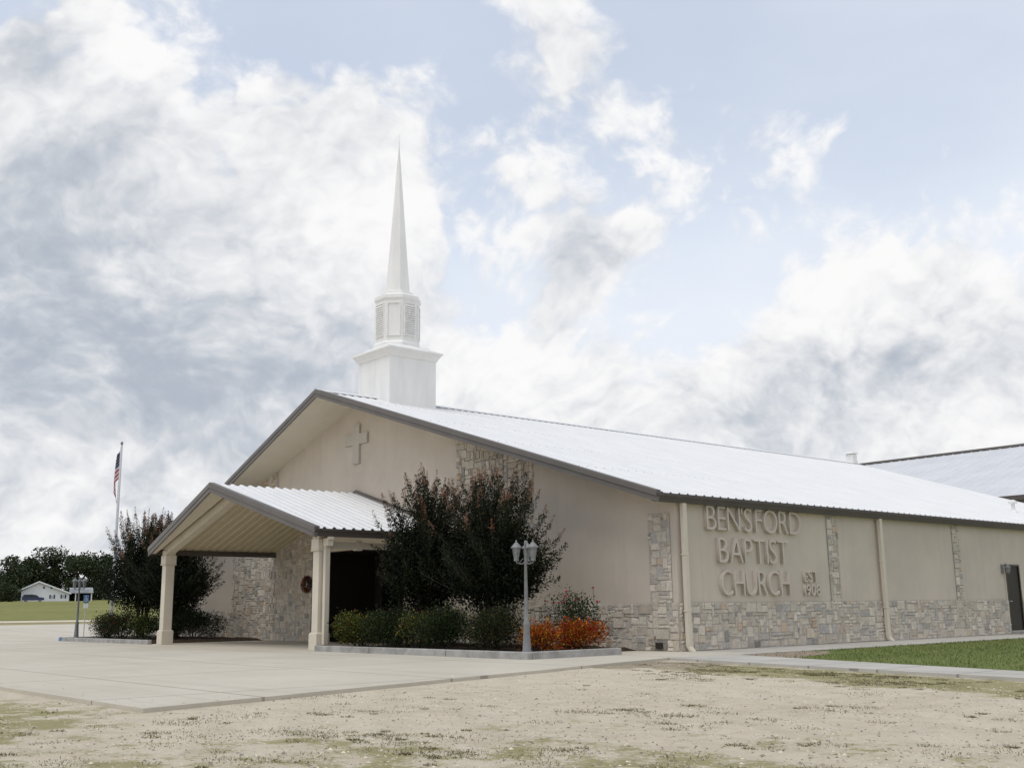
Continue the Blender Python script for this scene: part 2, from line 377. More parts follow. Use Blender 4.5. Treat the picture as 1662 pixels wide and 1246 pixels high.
poly_slab('side_walk', [(1.802, -2.47), (9.89, -4.36), (15, -5.6), (15, -4.5), (9.2, -2.86), (2.15, -.62), (2.05, -.3), (2.05, 45), (.0, 45), (.0, .31), (1.802, .31)], M['walk'], -.002)
poly_slab('side_lawn', [(2.35, -.75), (9.2, -2.92), (15, -4.56), (30, -9), (30, 45), (2.1, 45), (2.1, -.3)], M['lawn'], -.016, .03)
b = MB(); b.poly([(2.2, -.66, -.011), (4.2, -1.3, -.011), (3.7, -.6, -.011), (3.3, 1.0, -.011), (2.5, 2.2, -.011), (2.1, 1.6, -.011)])
tag(b.build('bare_soil', mat('bare_soil', (.27, .215, .155), .95, .25, 6, .5, 40)), kind='structure')
# faded blue bay lines on the lot
b = MB()
b.poly([(-48.5, -1.35, .006), (-36.8, -2.25, .006), (-36.8, -2.13, .006), (-48.5, -1.2, .006)])
b.poly([(-44, -3.1, .006), (-34, -3.35, .006), (-34, -3.25, .006), (-44, -2.98, .006)])
o = tag(b.build('bay_line', mat('faded_blue_paint', (.36, .42, .52), .8, .15, 4)), kind='structure')

# ------------------------------------------------------------------ church
W2, HR, HE, XE = 13.91, 8.205, 3.62, .22
SL = (HR-HE)/(W2+XE); OVE, OVR, LY = .85, 1.71, 30.6
def rz(x): return HR-SL*abs(x+W2)
church = thing('church', 'long tan stucco church with white metal roof, stone veneer and white steeple', 'church', (0, 0, 0))
WT = .28                                          # roof depth at its edge
def wz(x): return rz(x)-WT+.10
# front wall with the entrance opening
EX0, EX1, EZ = -16.75, -11.15, 3.02
b = MB(); ty = .2
def wallp(b, pts):   # pts (x,z) counter-clockwise seen from the front
    b.prism([(x, 0, z) for x, z in pts], (0, 0, 0), (0, ty, 0))
wallp(b, [(-2*W2, -.1), (EX0, -.1), (EX0, EZ), (EX0, wz(EX0)), (-2*W2, wz(-2*W2))])
wallp(b, [(EX1, -.1), (0, -.1), (0, wz(0)), (EX1, wz(EX1)), (EX1, EZ)])
wallp(b, [(EX0, EZ), (EX1, EZ), (EX1, wz(EX1)), (-W2, wz(-W2)), (EX0, wz(EX0))])
b.build('front_wall', M['stucco'], church)
DY0, DY1, DZ0, DZ1 = 16.5, 17.42, .1, 2.2
b = MB()
b.box((-.2, ty, -.1), (0, DY0, wz(0))); b.box((-.2, DY0, DZ1), (0, DY1, wz(0))); b.box((-.2, DY1, -.1), (0, LY-.4, wz(0))); b.box((-.2, DY0, -.1), (0, DY1, DZ0))
b.build('side_wall', M['stucco'], church)
b = MB(); b.box((-2*W2, ty, -.1), (-2*W2+.2, LY-.4, wz(0))); b.build('side_wall', M['stucco'], church)
b = MB(); b.prism([(x, 0, z) for x, z in ((-2*W2, -.1), (0, -.1), (0, wz(0)), (-W2, wz(-W2)), (-2*W2, wz(0)))], (0, LY-.4, 0), (0, LY-.2, 0)); b.build('rear_wall', M['stucco'], church)

# stone veneer
PAL = [((.50, .46, .41), 6), ((.545, .505, .455), 5), ((.46, .425, .385), 4), ((.405, .385, .365), 2.4), ((.49, .435, .365), 1.6), ((.48, .385, .305), .8), ((.31, .295, .28), .8), ((.52, .48, .43), 5), ((.47, .425, .375), 4), ((.385, .375, .37), 1)]
PW = [w for c, w in PAL]; PC = [c for c, w in PAL]
def veneer(b, org, ua, na, u0, u1, v0, v1, top=None, seed=1, cell=.088, stain=None, ragged=0, holes=()):
    """random ashlar: blocks of 1-5 x 1-3 cells packed into a rectangle; each block is a chamfered stone"""
    R = random.Random(seed); nu = max(1, round((u1-u0)/cell)); nv = max(1, round((v1-v0)/cell))
    cu, cv = (u1-u0)/nu, (v1-v0)/nv; used = [[False]*nv for _ in range(nu)]
    ju = [u0+i*cu for i in range(nu+1)]; jv = [v0+i*cv for i in range(nv+1)]
    ua, na, org = Vector(ua), Vector(na), Vector(org)
    for j in range(nv):
        for i in range(nu):
            if used[i][j]: continue
            mw = R.choice((1, 2, 2, 3, 3, 4, 5)); mh = R.choice((1, 2, 2, 3, 3, 2, 1))
            if mw == 1: mh = R.choice((1, 2, 3))
            w = 1
            while w < mw and i+w < nu and not used[i+w][j]: w += 1
            h = 1
            while h < mh and j+h < nv and not any(used[i+k][j+h] for k in range(w)): h += 1
            for a in range(w):
                for c in range(h): used[i+a][j+c] = True
            a0, a1, z0, z1 = ju[i], ju[i+w], jv[j], jv[j+h]
            g = R.uniform(.002, .008)
            a0 += g if i > 0 else 0; a1 -= g if i+w < nu else 0; z0 += g if j > 0 else 0; z1 -= g
            dp = R.uniform(.026, .048)
            if any(a1 > hh[0] and a0 < hh[1] and z0 < hh[3] and z1 > hh[2] for hh in holes): continue
            if ragged and i+w == nu and R.random() < .5: a1 -= cu*R.uniform(0, ragged)
            if ragged and i == 0 and R.random() < .5: a0 += cu*R.uniform(0, ragged)
            c = R.choices(PC, PW)[0]; k = R.uniform(.95, 1.20)
            if stain and ((a0+a1)/2-stain[0])**2+((z0+z1)/2-stain[1])**2 < stain[2]**2: k *= R.uniform(.4, .75)
            b.cur = (c[0]*k*1.03, c[1]*k, c[2]*k*.93)
            ch = R.uniform(.004, .012)
            def pt(a, z, dd):
                if top:
                    z = min(z, top((org+ua*a).x))
                return org+ua*a+Vector((0, 0, z))+na*dd
            o_ = [pt(a0, z0, .012), pt(a1, z0, .012), pt(a1, z1, .012), pt(a0, z1, .012)]
            jt = [R.uniform(-.014, .014) for _ in range(4)]; e = lambda: R.uniform(0, .014)
            f_ = [pt(a0+ch+e(), z0+ch+e(), dp+jt[0]), pt(a1-ch-e(), z0+ch+e(), dp+jt[1]), pt(a1-ch-e(), z1-ch-e(), dp+jt[2]), pt(a0+ch+e(), z1-ch-e(), dp+jt[3])]
            if (o_[2]-o_[1]).length < .02: continue
            flip = ua.cross(Vector((0, 0, 1))).dot(na) < 0
            def face(pp): b.poly(pp[::-1] if flip else pp)
            face(f_)
            for k_ in range(4): face([o_[k_], o_[(k_+1) % 4], f_[(k_+1) % 4], f_[k_]])
    b.cur = (.44, .41, .37)
    if not top and not holes: 
        q_ = [org+ua*u0+Vector((0, 0, v0))+na*.020, org+ua*u1+Vector((0, 0, v0))+na*.020, org+ua*u1+Vector((0, 0, v1))+na*.020, org+ua*u0+Vector((0, 0, v1))+na*.020]
        b.poly(q_[::-1] if ua.cross(Vector((0, 0, 1))).dot(na) < 0 else q_)
HB = 1.105
X, Y, NX, NY = (1, 0, 0), (0, 1, 0), (1, 0, 0), (0, -1, 0)
top = lambda x: wz(x)-.02
b = MB(); veneer(b, (0, 0, 0), X, NY, -5.03, -.02, 0, HB, seed=3, stain=(-.65, .1, .25)); veneer(b, (0, 0, 0), X, NY, EX1, -8.47, 0, 3.55, seed=4)
veneer(b, (0, 0, 0), X, NY, -2*W2, -22.9, 0, HB, seed=5)
b.build('stone_base', M['stone'], church, colour=True)
for x0, x1, sd in ((-8.47, -5.03, 6), (-22.9, -19.4, 7)):
    b = MB(); veneer(b, (0, 0, 0), X, NY, x0, x1, 0, 6.2, top=top, seed=sd, ragged=.8); b.build('stone_panel', M['stone'], church, colour=True)
b = MB(); veneer(b, (0, 0, 0), X, NY, -19.4, EX0, 0, 3.75, seed=8); b.build('stone_panel', M['stone'], church, colour=True)
b = MB(); veneer(b, (0, 0, 0), X, NY, -.86, -.17, HB, 3.22, seed=9, ragged=.7); b.build('stone_pilaster', M['stone'], church, colour=True)
b = MB(); veneer(b, (0, 0, 0), Y, NX, .0, DY0-.06, 0, HB, seed=12, stain=(2.65, .06, .22)); veneer(b, (0, 0, 0), Y, NX, DY1+.06, LY-.6, 0, HB, seed=13)
b.build('stone_base', M['stone'], church, colour=True)
for y0, y1, sd in ((6.22, 6.72, 14), (13.08, 13.5, 15), (20., 20.45, 16)):
    b = MB(); veneer(b, (0, 0, 0), Y, NX, y0, y1, HB, wz(0)-.02, seed=sd, ragged=.7); b.build('stone_pilaster', M['stone'], church, colour=True)
# small vents low in the stone
b = MB(); b.box((-.72, -.072, .05), (-.50, -.05, .19)); vb = b.build('foundation_vent', M['dark_door'], church)

# ribbed metal roof
def ribbed(b, yfun0, y1, xa, za, xb, zb, pitch=.3048, h=.026, wb=.085, wt=.04, ystart=None, xend0=None):
    """sheet sloping from ridge (xa,za) to eave (xb,zb); the front edge runs from yfun0(ridge) to yfun0(eave)"""
    sgn = 1 if xb > xa else -1
    sl = (zb-za)/(xb-xa)
    yr, ye = yfun0(xa), yfun0(xb)
    def quad(ya0, dz0, ya1, dz1):
        # strip between two y lines, clipped where the oblique front edge cuts it
        def xs(y):
            if yr == ye: return xb if y >= ye else xa
            f = (y-yr)/(ye-yr); f = max(0, min(1, f)); return xa+(xb-xa)*f
        e0, e1 = xs(ya0), xs(ya1)
        p = [(xa, ya0, za+dz0), (e0, ya0, za+(e0-xa)*sl+dz0), (e1, ya1, za+(e1-xa)*sl+dz1), (xa, ya1, za+dz1)]
        b.poly(p if sgn > 0 else p[::-1])
    y = min(yr, ye)
    seg = [(y, 0)]
    yy = y+.12
    while yy < y1-.1:
        seg += [(yy-wb/2, 0), (yy-wt/2, h), (yy+wt/2, h), (yy+wb/2, 0), ]
        yy += pitch
    seg.append((y1, 0))
    for (a, da), (c, dc) in zip(seg, seg[1:]): quad(a, da, c, dc)
fr = lambda x: -OVR+(OVR-OVE)*abs(x+W2)/(W2+XE)
b = MB()
ribbed(b, fr, LY, -W2, HR, XE, HE); ribbed(b, fr, LY, -W2, HR, -2*W2-XE, HE)
# underside deck, so that the sheet has thickness
for sg in (1, -1):
    xe = -W2+sg*(W2+XE)
    p = [(-W2, fr(-W2)+.02, HR-.10), (xe, fr(xe)+.02, HE-.10), (xe, LY, HE-.10), (-W2, LY, HR-.10)]; b.poly(p[::-1] if sg > 0 else p)
roof = b.build('roof', M['white_metal'], church)
b = MB()
for sg in (1, -1):
    n0 = [(-W2, -OVR, HR+.062), (-W2+sg*.30, fr(-W2+.3), HR-.30*SL+.040), (-W2+sg*.30, LY, HR-.30*SL+.040), (-W2, LY, HR+.062)]
    b.poly(n0 if sg > 0 else n0[::-1])
    y = -OVR+.3
    lo = [(q[0], q[1], q[2]-.012) for q in n0]; b.poly(lo[::-1] if sg > 0 else lo)
b.build('ridge_cap', M['white_metal'], roof)
# sealing-screw rows seen as faint dashes on the sheet
b = MB()
for row in (1.6, 4.8, 8.0, 11.2):
    y = -.5
    while y < LY-.3:
        x = -W2+row; z = rz(x)
        b.box((x-.012, y-.012, z-.005), (x+.012, y+.012, z+.012)); y += .3048/2
b.build('roof_screws', M['taupe'], roof)
b = MB(); b.box((-.2, -.2, 0), (.2, .2, .36)); b.hexa([(-.27, -.27, .39), (.27, -.27, .39), (.27, .27, .39), (-.27, .27, .39)], [(-.24, -.24, .49), (.24, -.24, .49), (.24, .24, .49), (-.24, .24, .49)])
b.box((-.1, -.1, .36), (.1, .1, .39)); b.box((-.23, -.23, -.12), (.23, .23, .0))
b.build('roof_vent', M['steeple'], roof, (-W2+.05, LY-.5, HR+.08))
b = MB(); b.tube([(0, 0, -.1), (0, 0, .32)], .07, 10); b.lathe([(.16, .32), (.16, .40), (.05, .46)], (0, 0, 0), 12); b.lathe([(.16, -.02), (.09, .08)], (0, 0, 0), 10)
b.build('vent_pipe', M['steeple'], roof, (-2.49, 23.0, rz(-2.49)))

# rake fascia (prow shaped), gutters, soffit
def rake(b, sg, xm, zr, sl, xw, f, top_off=.055, depth=.275, th=.05, lip=.085):
    xe = xm+sg*xw
    def ring(x, yy, z):
        # stepped profile: bright cap lip, face, drip edge; in the y-z plane
        return [Vector((x, yy-.02, z+top_off)), Vector((x, yy-.03, z+top_off-.02)), Vector((x, yy-.03, z+top_off-depth*.52)), Vector((x, yy-.005, z+top_off-depth*.58)), Vector((x, yy-.005, z+top_off-depth)), Vector((x, yy+th, z+top_off-depth)), Vector((x, yy+th+lip, z+top_off-.012)), Vector((x, yy+th+lip, z+top_off))]
    n = 12; rings = []
    for k in range(n+1):
        x = xm+sg*xw*k/n; rings.append(ring(x, f(x), zr-sl*abs(x-xm)))
    i0 = len(b.v); m = len(rings[0])
    for rg in rings: b.v += [tuple(p) for p in rg]
    for k in range(n):
        for j in range(m):
            q_ = (i0+k*m+j, i0+(k+1)*m+j, i0+(k+1)*m+(j+1) % m, i0+k*m+(j+1) % m); b.f.append(q_[::-1] if sg > 0 else q_); b.c.append(b.cur)
    b.f.append(tuple(range(i0, i0+m))); b.f.append(tuple(i0+n*m+j for j in range(m-1, -1, -1))); b.c += [b.cur]*2
for sg in (1, -1):
    b = MB(); rake(b, sg, -W2, HR, SL, W2+XE, fr); b.build('fascia', M['taupe'], church)
    b = MB()
    x0, x1 = -W2, -W2+sg*(W2+XE-.02)
    p = [(x0, fr(x0)+.05, HR-.20), (x1, fr(x1)+.05, rz(x1)-.20), (x1, -.002, rz(x1)-.20), (x0, -.002, HR-.20)]
    b.poly(p[::-1] if sg > 0 else p)
    b.build('soffit', M['soffit'], church)
# frieze board where soffit meets the wall
def gutter(b, x0, sg, y0, y1, zt, hgt=.185, w=.17):
    # K-style gutter profile extruded along y
    pr = [(x0, zt-hgt), (x0+sg*w*.62, zt-hgt), (x0+sg*w*.72, zt-hgt*.55), (x0+sg*w*.98, zt-hgt*.28), (x0+sg*w, zt), (x0+sg*w*.92, zt), (x0+sg*w*.9, zt-.03), (x0, zt-.03)]
    if sg > 0: pr = pr
    b.prism([(x, 0, z) for x, z in (pr if sg > 0 else pr[::-1])], (0, y0, 0), (0, y1, 0))
b = MB(); gutter(b, .055, 1, -OVE-.0, LY, HE-.012, .185, .21)
b.build('gutter', M['gutter'], church)
b = MB(); gutter(b, -2*W2-.055, -1, -OVE, LY, HE-.012, .185, .21); b.build('gutter', M['gutter'], church)
b = MB(); b.box((.0015, -OVE+.06, HE-.21), (.054, LY, HE-.10)); b.build('eave_board', M['soffit'], church)

# downspouts
def downspout(parent, x, y, ztop, out=.0):
    b = MB(); b.box((x, y-.07, .12), (x+.10, y+.07, ztop)); b.prism([(x, y-.07, .12), (x+.10, y-.07, .12), (x+.2, y-.07, .0), (x+.1, y-.07, .0)][::-1], (0, 0, 0), (0, .14, 0))
    for z in (.9, 2.2): b.box((x-.03, y-.085, z), (x+.106, y+.085, z+.03))
    return bevel(b.build('downspout', M['cream'], parent), .008)
for y in (.16, 8.75): downspout(church, .075, y, 3.435)

# side door
b = MB(); b.box((-.06, DY0, DZ0), (-.02, DY1, DZ1)); sdoor = b.build('side_door', M['dark_door'], church)
b = MB()
for a, c in (((-.1, DY0-.055, DZ0), (.02, DY0, DZ1+.055)), ((-.1, DY1, DZ0), (.02, DY1+.055, DZ1+.055)), ((-.1, DY0, DZ1), (.02, DY1, DZ1+.055))): b.box(a, c)
b.build('door_frame', M['gutter'], sdoor)
b = MB(); b.tube([(-.02, DY0+.09, 1.05), (.03, DY0+.09, 1.05), (.03, DY0+.2, 1.05)], .014, 8); b.build('door_handle', M['pole'], sdoor)
b = MB(); b.box((.062, DY0-.15, -.05), (1.0, DY1+.15, .09)); bevel(b.build('door_step', M['kerb'], church), .015)
b = MB(); b.box((.0, DY0-.33, 1.95), (.03, DY0-.17, 2.25)); b.tube([(.03, DY0-.25, 2.2), (.16, DY0-.25, 2.28), (.2, DY0-.25, 2.2)], .012, 6); b.lathe([(.02, .0), (.07, .06), (.085, .2), (.1, .2), (.1, .22), (.02, .3)], (.2, DY0-.25, 1.93), 8)
b.build('wall_lamp', M['lamp_grey'], church)
b = MB(); b.tube([(.03, DY0-.13, .0), (.03, DY0-.13, 2.0)], .014, 6); b.build('conduit', M['cream'], church)

# raised letters
LET = []
fcu = bpy.data.curves.new('glyph', 'FONT'); fob = bpy.data.objects.new('glyph', fcu); COL.objects.link(fob)
def letters(text, y0, y1, z0, z1, thick, weight, gap=.10, space=.30):
    gl = []
    for ch in text:
        if ch == ' ': gl.append(None); continue
        fcu.body = ch; fcu.size = 1; fcu.extrude = .5; fcu.offset = weight; fcu.resolution_u = 6
        dg = bpy.context.evaluated_depsgraph_get(); dg.update()
        me = bpy.data.meshes.new_from_object(fob.evaluated_get(dg))
        xs = [v.co.x for v in me.vertices]; ys = [v.co.y for v in me.vertices]
        gl.append((me, min(xs), max(xs), min(ys), max(ys), ch))
    cap = max(g[4]-g[3] for g in gl if g and g[5] in 'BENFRDPTIH1')
    base = 0.0
    tot = sum((g[2]-g[1]+gap*cap) if g else space*cap for g in gl)-gap*cap
    sx = (y1-y0)/tot; sz = (z1-z0)/cap; y = y0
    for g in gl:
        if g is None: y += space*cap*sx; continue
        me, xa, xb, ya, yb, ch = g
        for v in me.vertices:
            v.co = Vector((.003+thick*(v.co.z+.5), y+(v.co.x-xa)*sx, z0+v.co.y*sz))
        me.update(); me.materials.clear(); me.materials.append(M['letter']); me.name = 'letter'
        o = bpy.data.objects.new('letter', me); COL.objects.link(o); o.parent = church
        y += (xb-xa+gap*cap)*sx
letters("BEN'S FORD", 1.05, 4.92, 2.83, 3.41, .095, -.013, .12, .16)
letters("BAPTIST", 1.46, 4.30, 2.05, 2.65, .095, -.013, .12)
letters("CHURCH", 1.50, 4.30, 1.265, 1.865, .095, -.013, .14)
letters("EST", 4.97, 5.60, 1.61, 1.90, .07, .0, .14)
letters("1908", 4.96, 5.68, 1.265, 1.545, .07, .0, .14)
bpy.data.objects.remove(fob)

# cross on the gable
b = MB(); cx, cz = -13.97, 0
b.prism([(x, 0, z) for x, z in ((cx-.20, 5.88), (cx+.20, 5.88), (cx+.20, 6.54), (cx+.68, 6.54), (cx+.68, 6.90), (cx+.20, 6.90), (cx+.20, 7.24), (cx-.20, 7.24), (cx-.20, 6.90), (cx-.68, 6.90), (cx-.68, 6.54), (cx-.20, 6.54))], (0, -.085, 0), (0, -.002, 0))
b.build('cross', mat('cross_stucco', (.50, .455, .385), .9, .04, 1, .3, 55), church)

# entrance recess with glass doors
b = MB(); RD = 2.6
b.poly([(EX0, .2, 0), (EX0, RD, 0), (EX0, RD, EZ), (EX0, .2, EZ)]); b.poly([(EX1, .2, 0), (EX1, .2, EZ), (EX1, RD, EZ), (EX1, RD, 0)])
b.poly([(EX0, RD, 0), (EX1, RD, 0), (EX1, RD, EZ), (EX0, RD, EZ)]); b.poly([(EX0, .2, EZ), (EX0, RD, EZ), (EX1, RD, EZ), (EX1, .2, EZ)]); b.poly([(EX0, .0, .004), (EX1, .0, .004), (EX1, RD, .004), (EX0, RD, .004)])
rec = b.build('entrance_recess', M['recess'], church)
for k in range(4):
    x0 = EX0+.5+k*1.15; x1 = x0+1.11
    b = MB(); b.box((x0+.08, RD-.05, .18), (x1-.08, RD-.03, 2.25)); g = b.build('glass_door', M['glass'], rec)
b = MB(); b.box((EX0+.3, RD-.07, 2.35), (EX1-.3, RD-.005, 2.5))
for k in range(5): b.box((EX0+.42+k*1.15, RD-.07, .02), (EX0+.56+k*1.15, RD-.005, 2.35))
b.build('door_frame', M['dark_door'], rec)

# ------------------------------------------------------------------ portico
PX, PHW, PHR, PHE = -13.94, 5.575, 4.865, 3.19
PSL = (PHR-PHE)/PHW; PYR, PYE = -5.28, -4.83
pf = lambda x: PYR+(PYE-PYR)*abs(x-PX)/PHW
prz = lambda x: PHR-PSL*abs(x-PX)
b = MB()
for sg in (1, -1): ribbed(b, pf, -.01, PX, PHR, PX+sg*PHW, PHE, h=.045, wb=.13, wt=.06)
pr_ = b.build('portico_roof', M['white_metal'], church)
b = MB()
for sg in (1, -1): ribbed(b, lambda x: pf(x)+.06, -.01, PX, PHR-.045, PX+sg*(PHW-.03), PHE-.045, h=.045, wb=.13, wt=.06)
b.build('ceiling_panel', M['tan_metal'], pr_)
for sg in (1, -1):
    b = MB(); rake(b, sg, PX, PHR, PSL, PHW, pf, depth=.30); b.build('fascia', M['taupe'], pr_)
    b = MB(); gutter(b, PX+sg*(PHW-.13), sg, PYE-.02, -.02, PHE-.005, .20, .17); b.build('gutter', M['gutter'], pr_)
    # counter-flashing against the wall
    b = MB(); x1 = PX+sg*(PHW-.02)
    p = [(PX, -.062, PHR+.14), (PX, -.062, PHR+.05), (x1, -.062, prz(x1)+.05), (x1, -.062, prz(x1)+.14)]; b.poly(p if sg > 0 else p[::-1]); b.build('flashing', M['taupe'], pr_)
CYY, CXO = -4.32, 5.03
for sg in (-1, 1):
    cx = PX+sg*CXO; b = MB()
    def sq(z, h): return [(cx-h, CYY-h, z), (cx+h, CYY-h, z), (cx+h, CYY+h, z), (cx-h, CYY+h, z)]
    for z0, h0, z1, h1 in ((0, .205, .44, .205), (.44, .205, .475, .165), (.475, .155, 2.62, .155), (2.62, .205, 2.66, .205), (2.66, .195, 2.95, .195), (2.95, .17, 3.12, .17)): b.hexa(sq(z0, h0), sq(z1, h1))
    bevel(b.build('column', M['cream'], pr_), .012)
    b = MB()   # rake beam carried by the columns
    z = lambda x: prz(x)-.085
    xa, xb_ = PX, PX+sg*(CXO+.1)
    yb0, yb1 = -4.46, -4.18
    bb = [(xa, yb0, z(xa)-.30), (xb_, yb0, z(xb_)-.30), (xb_, yb1, z(xb_)-.30), (xa, yb1, z(xa)-.30)]; tt_ = [(q_[0], q_[1], q_[2]+.28) for q_ in bb]
    if sg < 0: bb = bb[::-1]; tt_ = tt_[::-1]
    b.hexa(bb, tt_); b.build('beam', M['cream'], pr_)
    b = MB()   # strip of boxed soffit under the front edge
    x1 = PX+sg*(PHW-.08)
    p = [(PX, pf(PX)+.06, PHR-.20), (x1, pf(x1)+.06, prz(x1)-.20), (x1, -4.62, prz(x1)-.20), (PX, -4.62, PHR-.20)]; b.poly(p[::-1] if sg > 0 else p); 
    p = [(PX, -4.62, PHR-.20), (x1, -4.62, prz(x1)-.20), (x1, -4.62, prz(x1)-.05), (PX, -4.62, PHR-.05)]; b.poly(p if sg < 0 else p[::-1]); b.build('soffit', M['soffit'], pr_)
b = MB(); cx = PX+CXO
b.box((cx-.07, CYY+.2, 2.70), (cx+.07, -.065, 2.88)); b.box((cx-.09, -3.25, 2.66), (cx+.09, -3.05, 2.93)); b.build('beam', M['cream'], pr_)
b = MB(); b.box((cx+.22, CYY-.06, .15), (cx+.34, CYY+.09, 2.80)); b.box((cx+.22, CYY-.08, 2.74), (cx+.46, CYY+.11, 2.95)); b.box((cx+.40, CYY-.06, 2.90), (cx+.52, CYY+.09, 3.02))
bevel(b.build('downspout', M['cream'], pr_), .01)

# ------------------------------------------------------------------ steeple
SX, SY, SW = -13.88, 1.53, .975
b = MB(); b.box((SX-SW, SY-SW, 7.4), (SX+SW, SY+SW, 9.64)); steeple = b.build('steeple', M['steeple'], church)
b = MB()
for z0, h0, z1, h1 in ((9.56, SW+.03, 9.64, SW+.06), (9.64, SW+.06, 9.80, SW+.16), (9.80, SW+.19, 9.86, SW+.19), (9.86, SW+.17, 10.02, .84), (10.02, .84, 10.06, .80)):
    b.hexa([(SX-h0, SY-h0, z0), (SX+h0, SY-h0, z0), (SX+h0, SY+h0, z0), (SX-h0, SY+h0, z0)], [(SX-h1, SY-h1, z1), (SX+h1, SY-h1, z1), (SX+h1, SY+h1, z1), (SX-h1, SY+h1, z1)])
b.build('cornice', M['steeple'], steeple)
b = MB(); RO = .80
b.lathe([(RO+.06, 10.02), (RO+.06, 10.16), (RO, 10.24), (RO, 11.72), (RO+.05, 11.78), (RO+.05, 11.90), (RO+.01, 11.93), (.62, 12.02), (.62, 12.07), (.50, 12.12)], (SX, SY, 0), 8, .5)
b.build('lantern', M['steeple'], steeple)
for k in range(8):
    an = 2*pi*k/8; nx, ny = cos(an), sin(an); tx, tyy = -ny, nx; ap = RO*cos(pi/8)
    b = MB()
    def P3(a, z, dd): return (SX+nx*(ap+dd)+tx*a, SY+ny*(ap+dd)+tyy*a, z)
    hw = .215
    def bar(a0, a1, z0, z1, d0, d1):
        b.hexa([P3(a0, z0, d0), P3(a0, z0, d1), P3(a1, z0, d1), P3(a1, z0, d0)][::-1], [P3(a0, z1, d0), P3(a0, z1, d1), P3(a1, z1, d1), P3(a1, z1, d0)][::-1])
    for a0, a1, z0, z1 in ((-hw-.03, -hw+.01, 10.40, 11.62), (hw-.01, hw+.03, 10.40, 11.62), (-hw+.01, hw-.01, 10.40, 10.44), (-hw+.01, hw-.01, 11.58, 11.62)): bar(a0, a1, z0, z1, .002, .035)
    if k % 2 == 0:
        for j in range(14):
            z = 10.47+j*.079
            b.hexa([P3(-hw+.012, z, .005), P3(-hw+.012, z-.03, .05), P3(hw-.012, z-.03, .05), P3(hw-.012, z, .005)][::-1], [P3(-hw+.012, z+.06, .005), P3(-hw+.012, z+.012, .05), P3(hw-.012, z+.012, .05), P3(hw-.012, z+.06, .005)][::-1])
        b.build('louvre', M['louvre'], steeple)
    else: b.build('panel_frame', M['steeple'], steeple)
b = MB(); b.lathe([(.455, 12.10), (.44, 12.18), (.395, 12.7), (.018, 17.75), (.010, 17.95), (.004, 18.3)], (SX, SY, 0), 8, .5); b.build('spire', M['steeple'], steeple)

# ------------------------------------------------------------------ metal building behind
hall = thing('metal_building', 'beige metal building with pale ribbed roof behind the church', 'building', (-3, 40, 0))
ho = Vector((-3, 40, 0))
HX0, HX1, HY0, HYR, HZE, HZR = -23.5, 16, 33, 45, 6.14, 10.15
b = MB(); hs = (HZR-HZE)/(HYR-HY0)
x = HX0
while x < HX1:
    seg = [(x, 0), (x+.24, 0), (x+.27, .05), (x+.31, .05), (x+.34, 0)] if True else None
    nx_ = [(x, 0), (x+.40, 0), (x+.44, .03), (x+.48, .03), (x+.52, 0), (x+.60, 0)]
    for (a, da), (c, dc) in zip(nx_, nx_[1:]):
        b.poly([(a, HY0-.3, HZE-.3*hs+da), (c, HY0-.3, HZE-.3*hs+dc), (c, HYR, HZR+dc), (a, HYR, HZR+da)])
        b.poly([(c, 2*HYR-HY0+.3, HZE-.3*hs+dc), (a, 2*HYR-HY0+.3, HZE-.3*hs+da), (a, HYR, HZR+da), (c, HYR, HZR+dc)])
    x += .60
for v in range(len(b.v)): b.v[v] = tuple(Vector(b.v[v])-ho)
hr = b.build('roof', M['grey_white_roof'], hall)
def hb(pts_a, pts_b, name, m):
    q_ = MB(); q_.box(tuple(Vector(pts_a)-ho), tuple(Vector(pts_b)-ho)); return q_.build(name, m, hall)
hb((HX0, HYR-.22, HZR-.02), (HX1, HYR+.22, HZR+.10), 'ridge_cap', M['taupe'])
hb((HX0, HY0-.42, HZE-.32), (HX1, HY0-.28, HZE-.08), 'gutter', M['taupe'])
q_ = MB(); q_.box((HX0-ho.x, HY0-ho.y, 0), (HX1-ho.x, HY0+.15-ho.y, HZE-.06))
xx = HX0
while xx < HX1-.1:
    q_.box((xx-ho.x, HY0-.03-ho.y, 0), (xx+.06-ho.x, HY0-ho.y-.001, HZE-.12)); xx += .3
q_.build('front_wall', M['metal_siding'], hall)
q_ = MB(); q_.prism([(0, y-ho.y, z) for y, z in ((HY0+.151, 0), (2*HYR-HY0, 0), (2*HYR-HY0, HZE-.1), (HYR, HZR-.1), (HY0+.151, HZE-.1))], (HX0-ho.x, 0, 0), (HX0+.15-ho.x, 0, 0)); q_.build('gable_wall', M['metal_siding'], hall)

# ------------------------------------------------------------------ planters: kerbs and beds
kerbs = 'concrete kerbs of the two flower beds'
def kerb(pts, joints, label, w=.16, h=.15):
    """kerb laid along a polyline, split by thin joints"""
    b = MB(); g = .012
    for i in range(len(pts)-1):
        a, c = Vector(pts[i]), Vector(pts[i+1]); L_ = (c-a).length; dr = (c-a)/L_; n = Vector((-dr.y, dr.x))
        cuts = [0]+[j*L_ for k, j in joints if k == i]+[L_]
        for s0, s1 in zip(cuts, cuts[1:]):
            s0_ = s0+(g if s0 > 0 else 0); s1_ = s1-(g if s1 < L_ else 0)
            if i > 0 and s0 == 0: s0_ = w*.5+.006
            if i < len(pts)-2 and s1 == L_: s1_ = L_+w*.5
            o0, o1 = a+dr*s0_, a+dr*s1_
            q0 = [o0-n*w/2, o1-n*w/2, o1+n*w/2, o0+n*w/2]; q1 = [o0-n*w*.44, o1-n*w*.44, o1+n*w*.44, o0+n*w*.44]
            b.hexa([(p.x, p.y, -.02) for p in q0], [(p.x, p.y, h) for p in q1])
    o = b.build('planter_kerb', M['kerb']); bevel(o, .022, 3); return tag(o, label, 'kerb', kerbs)
